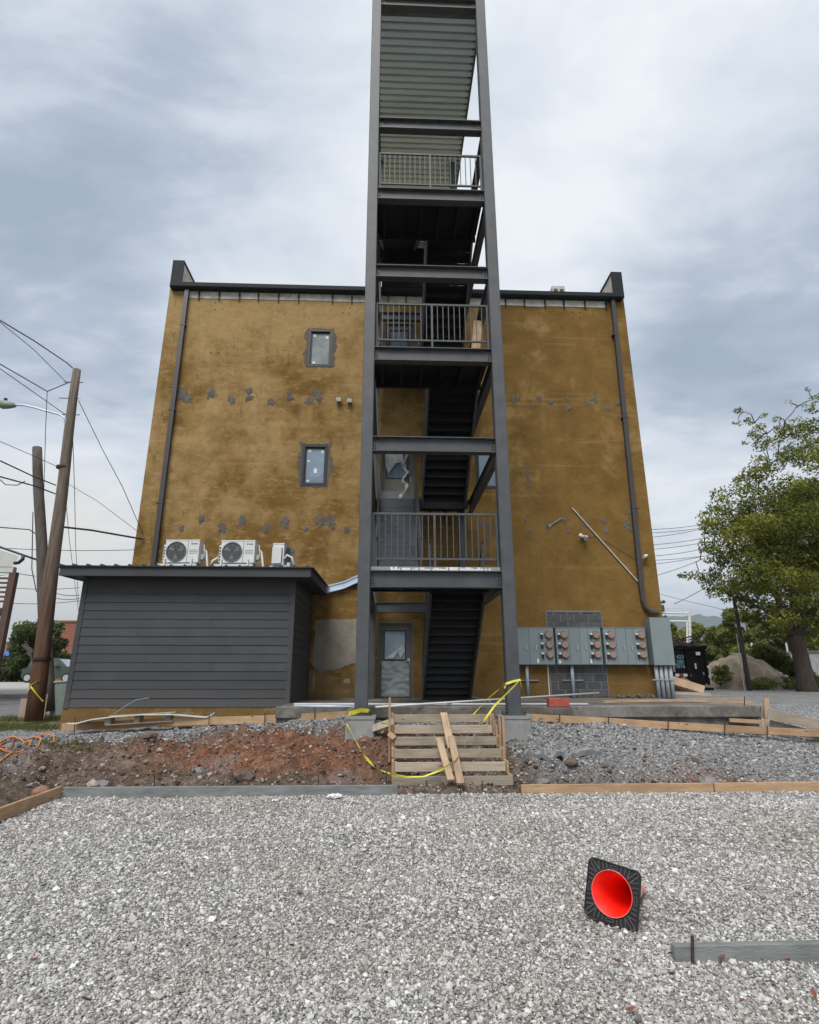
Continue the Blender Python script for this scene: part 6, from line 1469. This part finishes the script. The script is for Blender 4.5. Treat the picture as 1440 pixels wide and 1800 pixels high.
# grass
def grass(name, spots, n, h, seed, label=None):
    r = np.random.default_rng(seed); V = []; F = []; T = []
    for k in range(n):
        sx_, sy_, rx, ry = spots[r.integers(len(spots))]; x = sx_+r.normal(0, rx); y = sy_+r.normal(0, ry); z = bank_h(x, y) if y < 13.6 else h_left(y); a = r.uniform(0, 6.28); hh = h*r.uniform(.4, 1.2); w = .006; lx, ly = r.normal(0, .35, 2)*hh
        b = len(V); V += [(x-w*math.cos(a), y-w*math.sin(a), z), (x+w*math.cos(a), y+w*math.sin(a), z), (x+lx, y+ly, z+hh)]; F.append((b, b+1, b+2)); T += [r.uniform(.1, .8)]*3
    me = bpy.data.meshes.new(name); me.from_pydata(V, [], F); at = me.attributes.new('tone', 'FLOAT', 'POINT'); at.data.foreach_set('value', T); me.materials.append(M['grass'])
    o = bpy.data.objects.new(name, me); C.objects.link(o); stuff(o)
g1 = G(15, 1282, .5); g2 = G(120, 1325, .33); g3 = G(60, 1268, .52)
grass('grass', [(g1.x, g1.y, .9, .25), (g1.x-.8, g1.y+.2, .8, .3), (g3.x, g3.y, .6, .3)], 9000, .11, 3)
grass('weeds', [(g2.x, g2.y, .22, .22), (g2.x+.15, g2.y-.15, .16, .14), (g2.x-.4, g2.y+.1, .25, .1)], 900, .06, 5)

# ------------------------------------------------------------------ right background
dp = thing('dumpster', 'black roll-off dumpster with pale blue phone numbers behind the building', 'dumpster', (12.3, 24, 1.05))
Yd = 24; a, b = W(1150, 1213, Yd), W(1250, 1213, Yd); x0, x1 = a.x, b.x; zt = W(1200, 1136, Yd).z; zb = 1.09
m = MB(); m.box(x0, x1, Yd, Yd+4.8, zb+.25, zt-.05); m.build('dumpster_body', M['dumpster'], dp)
m = MB(); m.box(x0-.05, x1+.05, Yd-.05, Yd+.05, zt-.12, zt); m.box(x0-.05, x0+.05, Yd+.05, Yd+4.8, zt-.12, zt); m.box(x1-.05, x1+.05, Yd+.05, Yd+4.8, zt-.12, zt); m.build('top_rail', M['dumpster'], dp)
for u in (.0, .28, .64, .97): x = lerp(x0, x1, u); m = MB(); m.box(x-.05, x+.05, Yd-.07, Yd-.001, zb+.2, zt-.13); m.build('upright', M['dumpster'], dp)
m = MB(); m.box(x0, x1+.1, Yd-.05, Yd+4.6, zb-.05, zb+.1); m.box(x0+.2, x0+.4, Yd, Yd+4.6, zb+.1, zb+.25); m.box(x1-.4, x1-.2, Yd, Yd+4.6, zb+.1, zb+.25); m.build('skid', M['dumpster'], dp)
def text(s_, p, size, mat, parent, name, ext=.004):
    cu = bpy.data.curves.new(name, 'FONT'); cu.body = s_; cu.size = size; cu.extrude = ext; cu.align_x = 'CENTER'; o = bpy.data.objects.new(name, cu); C.objects.link(o)
    dg = bpy.context.evaluated_depsgraph_get(); me = bpy.data.meshes.new_from_object(o.evaluated_get(dg)); bpy.data.objects.remove(o); me.materials.clear(); me.materials.append(mat)
    ob = bpy.data.objects.new(name, me); C.objects.link(ob); ob.parent = parent; ob.location = Vector(p)-ORG[parent.name]; ob.rotation_euler = (math.pi/2, 0, 0); return ob
for s_, py in (('423', 1158), ('280', 1166.5), ('7876', 1174.5)):
    p = W(1196, py, Yd-.02); text(s_, p, .215, M['text_blue'], dp, 'phone_number')
x = W(1187, 1187, Yd).x; w = (W(1216, 1187, Yd).x-x)/4; z = W(1200, 1187, Yd).z
for k in range(4): m = MB(); m.box(x+k*w, x+(k+1)*w-.01, Yd-.03, Yd-.02, z-.05, z+.06); m.build('reflector_strip', M['refl_white' if k % 2 == 0 else 'refl_red'], dp)
for px, py, w_, h_, mt in ((1176, 1171, .07, .16, 'refl_red'), (1226, 1149, .18, .13, 'refl_white'), (1222, 1171, .06, .22, 'refl_white'), (1184, 1174, .08, .34, 'ac_grille'), (1243, 1172, .05, .09, 'refl_white'), (1236, 1184, .05, .12, 'ac_grille'), (1246, 1189, .06, .08, 'refl_white'), (1168, 1134, .2, .08, 'refl_white')):
    p = W(px, py, Yd-.03); m = MB(); m.box(p.x-w_/2, p.x+w_/2, Yd-.09, Yd-.071 if mt != 'ac_grille' else Yd-.06, p.z-h_/2, p.z+h_/2); m.build('scuffed_plate', M[mt], dp)
loose(W(1167, 1192, 20), W(1238, 1214, 19.4), .34, .10, 'wood_y', 'thick plank leaning in front of the dumpster', 'plank', 'plank', up=(0, -1, .7))
loose(W(1175, 1219, 18.6), W(1250, 1222, 18.4), .3, .05, 'wood_grey', 'flat board lying on the ground below the leaning plank', 'plank', 'plank', up=(0, -.3, 1))
p = W(1205, 1210, 19.9); m = MB(); m.add([(p.x-.85, 19.9, 1.0), (p.x+.6, 19.8, 1.0), (p.x+.55, 20.1, 1.3), (p.x+.1, 20.1, 1.62), (p.x-.8, 20.2, 1.25), (p.x-.85, 20.7, 1.0), (p.x+.6, 20.7, 1.0)], [(0, 1, 2, 3, 4), (0, 4, 5), (1, 6, 2), (4, 3, 2, 6, 5)]); tag(m.build('cardboard_pile', M['cardboard']), 'crumpled brown cardboard heaped under the leaning plank', 'cardboard')
# tangle of cut branches heaped in the dumpster
rb = random.Random(31); m = MB()
for k in range(90):
    p = Vector((rb.uniform(x0+.2 if False else a.x+.9, b.x+.35), Yd+rb.uniform(.3, 3), zt+rb.uniform(-.1, .35))); d = Vector((rb.uniform(-1, 1), rb.uniform(-.5, .5), rb.uniform(-.15, .3))); m.tube([p, p+d*.4+Vector((0, 0, .05)), p+d*.9], [.035, .025, .01], 4)
tag(m.build('branch_heap', M['bark']), 'dark tangle of cut branches heaped on top of the dumpster', 'branches')
cl = []
for k in range(14): p = W(rb.uniform(1255, 1285), rb.uniform(1172, 1198), 26); s_ = rb.uniform(.12, .3); cl.append((p.x, p.y, p.z, s_, s_, s_*.8, s_*s_, rb.uniform(.3, .8)))
for k in range(40): u = rb.random(); p = W(lerp(1335, 1425, u), lerp(1145, 1196, u)-rb.uniform(0, 8), 27.2); s_ = rb.uniform(.2, .5); cl.append((p.x, p.y, p.z, s_*1.2, s_, s_*.7, s_*s_, rb.uniform(.1, .6)))
stuff(leaf_cloud('mound_weeds', cl, 7000, .085, M['leaf_far'], seed=23))
# dirt mound
def mound():
    V = []; F = []; nx, ny = 60, 26; c = W(1322, 1203, 27); 
    for j in range(ny+1):
        for i in range(nx+1):
            u, v = i/nx*2-1, j/ny*2-1; q = max(0, 1-(abs(u)**1.6+v*v)); h = 1.5*q**.75*(1-.35*u) ; x = c.x+.1+u*2.3; y = 27.5+v*2.2
            V.append((x, y, 1.0+h+(.42*noise.fractal(Vector((x*.9, y*.9, 2)), .9, 2, 5) if q > 0 else 0)))
    for j in range(ny):
        for i in range(nx): a = j*(nx+1)+i; F.append((a, a+1, a+nx+2, a+nx+1))
    m = MB(); m.add(V, F); o = m.build('dirt_mound', M['mound'], smooth=True); return struct(o)
mound()
m = MB(); a, b = W(1318, 1210, 23.5), W(1290, 1050, 23.5); a.z = 1.05; m.tube([a, b], [.10, .07], 10); t = tag(m.build('slim_pole', M['pole_old'], smooth=True), 'slim dark leaning pole in front of the dirt mound', 'pole')
m = MB(); m.tube([a+Vector((-.22, 0, 0)), b+Vector((-.13, 0, -1.5))], .018, 5); tag(m.build('ground_conduit', M['white_pvc']), 'thin white conduit fixed along the slim leaning pole', 'conduit')
ww = thing('whitewashed_wall', 'low whitewashed wall behind the shade tree trunk', 'wall', tuple(W(1385, 1200, 34)))
a, b = W(1336, 1190, 34), W(1470, 1190, 31); m = MB(); m.beam(a+Vector((0, 0, .1)), b+Vector((0, 0, .1)), .3, 2.4); m.build('wall_face', M['white_wall'], ww)
m = MB(); m.beam(a+Vector((0, 0, 1.34)), b+Vector((0, 0, 1.34)), .42, .08); m.build('coping', M['kerb'], ww)
for px in (1321, 1382): p = W(px, 1130, 34); m = MB(); m.tube([(p.x, 34, 1), (p.x, 34, p.z)], .05, 6); tag(m.build('white_post', M['signal_white']), 'short white post among the trees, '+('left of the whitewashed wall' if px == 1321 else 'above the whitewashed wall'), 'post')
# signal gantry
sg = thing('signal_gantry', 'white railway signal gantry rising behind the dumpster', 'signal gantry', tuple(W(1210, 1190, 50)))
def GP(px, py): return W(px, py, 50)
def gb(a, b, r_, name='gantry_bar', mat='signal_white'): m = MB(); m.tube([GP(*a), GP(*b)], r_, 5); m.build(name, M[mat], sg)
gb((1150, 1077.5), (1213, 1078.5), .08); gb((1150, 1092), (1213, 1092.5), .09)
gb((1209.5, 1190), (1208, 1092), .10, 'gantry_leg'); gb((1216, 1190), (1212, 1074), .12, 'gantry_leg')
for k in range(5): gb((1209, 1096+k*8), (1214.5, 1104+k*8), .04, 'lattice')
for k in range(7): gb((1156+k*9, 1078), (1156+k*9, 1069), .025, 'walkway_post')
gb((1152, 1068.5), (1202, 1069), .03, 'walkway_rail'); gb((1152, 1073), (1202, 1073), .02, 'walkway_rail')
for k, (px, py) in enumerate(((1164.5, 1058.5), (1163, 1070), (1167.5, 1085))):
    p = GP(px, py); m = MB(); m.tube([p+Vector((0, -.2, 0)), p+Vector((0, -.3, 0))], .15 if k != 1 else .1, 16)
    if k == 1: m.box(p.x-.11, p.x+.11, 49.65, 49.8, p.z-.28, p.z+.28)
    else: m.tube([p+Vector((0, -.1, 0)), p+Vector((0, .3, 0))], .10, 8)
    m.build('signal_head', M['black_rib'], sg)
gb((1164.5, 1058), (1163, 1092), .03, 'signal_mast')
# wooded ridge far away
V = []; F = []; n = 240
for i in range(n+1):
    x = lerp(-2500, 3800, i/n); h = 350+60*noise.noise(Vector((x*.0012, 0, 0)))+45*noise.noise(Vector((x*.0045, 3, 0)))+12*noise.noise(Vector((x*.02, 3, 0)))
    h *= sm((x+2400)/900)*.4 + .6*sm((x-300)/900)
    V += [(x, 2700, -5), (x, 3050, h*.62+10*noise.noise(Vector((x*.01, 9, 0)))), (x, 3400, h), (x, 4200, -5)]
for i in range(n):
    for k in range(3): a = i*4+k; F.append((a, a+4, a+5, a+1))
m = MB(); m.add(V, F); struct(m.build('wooded_ridge', M['hill'], smooth=True))

# ------------------------------------------------------------------ left background
def car():
    Yc = 40.0; t = thing('parked_car', 'grey green compact car parked on the street behind the poles', 'car', tuple(Vector((W(78, 1196, Yc).x, Yc, h_left(Yc)+.02))))
    x0 = W(36, 1190, Yc).x; z0 = h_left(Yc)+.02; s_ = (W(116, 1190, Yc).x-W(48, 1190, Yc).x)/2.62
    X = lambda u: x0+u*s_
    Zc = lambda v: z0+v*s_
    side = [(0.06, .32), (.0, .55), (.06, .95), (.32, 1.02), (.46, 1.55), (.70, 1.66), (1.6, 1.68), (2.3, 1.62), (2.95, 1.08), (3.75, .98), (4.0, .80), (4.02, .36), (3.62, .30), (3.55, .52), (3.3, .68), (3.05, .66), (2.82, .48), (2.76, .28), (.86, .26), (.80, .50), (.58, .66), (.34, .64), (.18, .46), (.16, .32)]
    m = MB(); n = len(side); V = []
    for y in (0, .18, 1.55, 1.73):
        for u, v in side:
            inset = .0 if v < 1.05 else (v-1.0)*.18; yy = y*s_
            if y < .1: yy += inset
            if y > 1.6: yy -= inset
            k = .985 if y in (0, 1.73) else 1
            V.append((X(u), Yc+yy, Zc(v*k)))
    F = [tuple(range(n)), tuple(range(4*n-1, 3*n-1, -1))]
    for j in range(3):
        for i in range(n): F.append((j*n+i, (j+1)*n+i, (j+1)*n+(i+1) % n, j*n+(i+1) % n))
    m.add(V, F); fixn(m.build('body', M['car_paint'], t))
    def win(poly, mat, name='side_window'):
        m = MB(); m.add([(X(u), Yc+(v-1.0)*.18-.035, Zc(v)) for u, v in poly], [tuple(range(len(poly)))]); m.build(name, M[mat], t)
    win([(.42, 1.08), (.50, 1.50), (1.30, 1.55), (1.30, 1.06)], 'car_glass'); win([(1.38, 1.06), (1.38, 1.55), (2.2, 1.52), (2.62, 1.08)], 'car_glass')
    m = MB(); m.add([(X(2.36), Yc+.25, Zc(1.59)), (X(2.93), Yc+.2, Zc(1.11)), (X(2.93), Yc+1.5, Zc(1.11)), (X(2.36), Yc+1.45, Zc(1.59))], [(0, 1, 2, 3)]); m.build('windscreen', M['windscreen'], t)
    for u in (.47, 3.09):
        w_ = MB(); w_.tube([(X(u), Yc-.03, Zc(.33)), (X(u), Yc+.2, Zc(.33))], .325*s_, 22); wh = w_.build('wheel', M['black'], t)
        w_ = MB(); w_.tube([(X(u), Yc-.045, Zc(.33)), (X(u), Yc-.03, Zc(.33))], .21*s_, 20); w_.build('rim', M['alloy'], wh)
    m = MB(); m.box(X(.0), X(.05), Yc+.05, Yc+.22, Zc(.72), Zc(.92)); m.build('tail_light', M['refl_red'], t)
    m = MB(); m.box(X(2.3), X(2.46), Yc-.16, Yc-.0, Zc(1.02), Zc(1.15)); m.build('mirror', M['black'], t)
    for u in (1.35, 2.6): m = MB(); m.box(X(u)-.008, X(u)+.008, Yc-.006, Yc+.004, Zc(.38), Zc(1.02)); m.build('door_gap', M['black'], t)
    m = MB(); m.box(X(1.45), X(1.62), Yc-.02, Yc, Zc(.92), Zc(.96)); m.build('door_handle', M['black'], t)
car()
def blk(px0, px1, py, Y, depth, mat, name, label, base=1.2, cat='building', win=()):
    a, b = W(px0, py, Y), W(px1, py, Y); t = thing(name, label, cat, ((a.x+b.x)/2, Y, base)); m = MB(); m.box(a.x, b.x, Y, Y+depth, base-.1, a.z); m.build('wall', M[mat], t)
    m = MB(); m.box(a.x-.1, b.x+.1, Y-.1, Y+depth+.1, a.z+.002, a.z+.2); m.build('roof_edge', M['brick_far' if mat == 'brick_far' else 'kerb'], t); return t
blk(107, 170, 1094, 62, 12, 'brick_far', 'brick_building', 'plain red brick building seen between the poles and the shed')
blk(86, 108, 1136, 66, 10, 'yellow_far', 'yellow_building', 'low ochre building left of the red brick one')
t = blk(-60, 14, 1130, 75, 10, 'stone_far', 'far_house', 'mottled brown house behind the blue canopies', cat='house')
for k, (px, py) in enumerate(((2, 1150), (16, 1149))):
    p = W(px, py, 52); t = thing('canopy', ('left' if k == 0 else 'right')+' one of two blue canvas canopies near the left edge', 'canopy', (p.x, 52, 1.3), 'blue canopies'); m = MB(); m.add([(p.x-.75, 51.3, p.z-.2), (p.x+.75, 51.3, p.z-.2), (p.x+.75, 52.8, p.z-.2), (p.x-.75, 52.8, p.z-.2), (p.x, 52, p.z+.25)], [(0, 1, 4), (1, 2, 4), (2, 3, 4), (3, 0, 4)]); m.build('canvas', M['tarp_blue'], t)
    m = MB(); m.tube([(p.x, 52, 1.3), (p.x, 52, p.z)], .05, 5); m.build('pole', M['soffit'], t)
cl = []
for k in range(30): p = W(r.uniform(-30, 38), 1178, 46); s_ = r.uniform(.4, .8); cl.append((p.x, 46+r.uniform(-.5, .5), 1.3+r.uniform(.2, 1.5), s_*1.3, s_, s_, s_*s_, r.uniform(0, .25)))
h = leaf_cloud('hedge', cl, 6000, .11, M['leaf_cedar'], origin=(-30, 46, 1.3), seed=17); tag(h, 'dark clipped hedge below the blue canopies at the left edge', 'hedge')
# ------------------------------------------------------------------ small litter on the lot
LF = [(1085, 1692), (1219, 1720), (1182, 1716), (1305, 1762), (1345, 1598), (1432, 1750), (1110, 1778), (1052, 1778), (560, 1530), (420, 1520), (1385, 1690), (1180, 1678), (1270, 1685), (1340, 1690), (250, 1600), (60, 1690), (330, 1480), (700, 1640), (1165, 1560), (1275, 1620), (880, 1480), (905, 1432), (1020, 1450), (150, 1760), (513, 1665)]
lf = None
for i, (px, py) in enumerate(LF):
    p = G(px, py, .03); r = random.Random(i)
    if i % 3 == 0 or lf is None:
        V = []; F = []
        for a in range(9):
            u = a/8*2-1; w = .5*(1-u*u)**.7; c = .25*u*u; V += [(u, -w, c+w*.5), (u, 0, c), (u, w, c+w*.6)]
        for a in range(8): F += [(a*3, a*3+3, a*3+4, a*3+1), (a*3+1, a*3+4, a*3+5, a*3+2)]
        me = bpy.data.meshes.new('fallen_leaf'); me.from_pydata(V, [], F); me.materials.append(M['dead_leaf']); 
        lf = bpy.data.objects.new('fallen_leaf', me); C.objects.link(lf); o = lf
    else: o = lf.copy(); C.objects.link(o)
    s_ = r.uniform(.016, .032); o.scale = (s_, s_*r.uniform(.7, 1), s_); o.location = p+Vector((0, 0, .005)); o.rotation_euler = (r.uniform(-.5, .5), r.uniform(-.5, .5), r.uniform(0, 6))
    tag(o, 'small curled reddish brown dead leaf lying on the pale gravel', 'leaf', 'dead leaves on the gravel')
import bmesh
for i, (px, py, s_, lab) in enumerate(((588, 1402, .17, 'crumpled white plastic bag lying before the grey kerb board'), (483, 1408, .07, 'small scrap of white litter left of the white bag'), (1098, 1275, .07, 'small white crumpled wrapper beside the right form boards'))):
    p = G(px, py, .02) if py > 1300 else W(px, py, 11.2); bm = bmesh.new(); bmesh.ops.create_icosphere(bm, subdivisions=3, radius=1)
    for v in bm.verts: v.co *= .75+.55*noise.noise(v.co*2.2+Vector((i*7, 0, 0)))+.2*noise.noise(v.co*6); v.co.z *= .38
    me = bpy.data.meshes.new('litter'); bm.to_mesh(me); bm.free(); me.materials.append(M['rag']); o = bpy.data.objects.new('litter', me); C.objects.link(o); o.scale = (s_*.7, s_*.45, s_*.55); o.location = p+Vector((0, 0, s_*.12)); tag(o, lab, 'litter')
# leaning wooden plank seen on the middle landing
loose((2.02, 12.2, BZ[2]+.1), (2.22, 12.45, BZ[2]+1.75), .22, .04, 'wood_z', 'wooden plank standing on the middle tower landing behind the railing, right side', 'plank', 'plank', up=(0, 1, 0))

# ------------------------------------------------------------------ air: even haze that pales the far ridge
def haze():
    m = MB(); m.box(-6500, 6500, -600, 6500, -8, 560); s = bpy.data.materials.new('haze_air'); s.use_nodes = True; nt = s.node_tree; nt.nodes.clear()
    o = nt.nodes.new('ShaderNodeOutputMaterial'); v = nt.nodes.new('ShaderNodeVolumePrincipled'); v.inputs['Density'].default_value = 1.9e-4; v.inputs['Color'].default_value = (.80, .90, 1, 1); v.inputs['Anisotropy'].default_value = .2
    nt.links.new(v.outputs[0], o.inputs['Volume']); ob = fixn(m.build('haze', s)); stuff(ob)
haze()
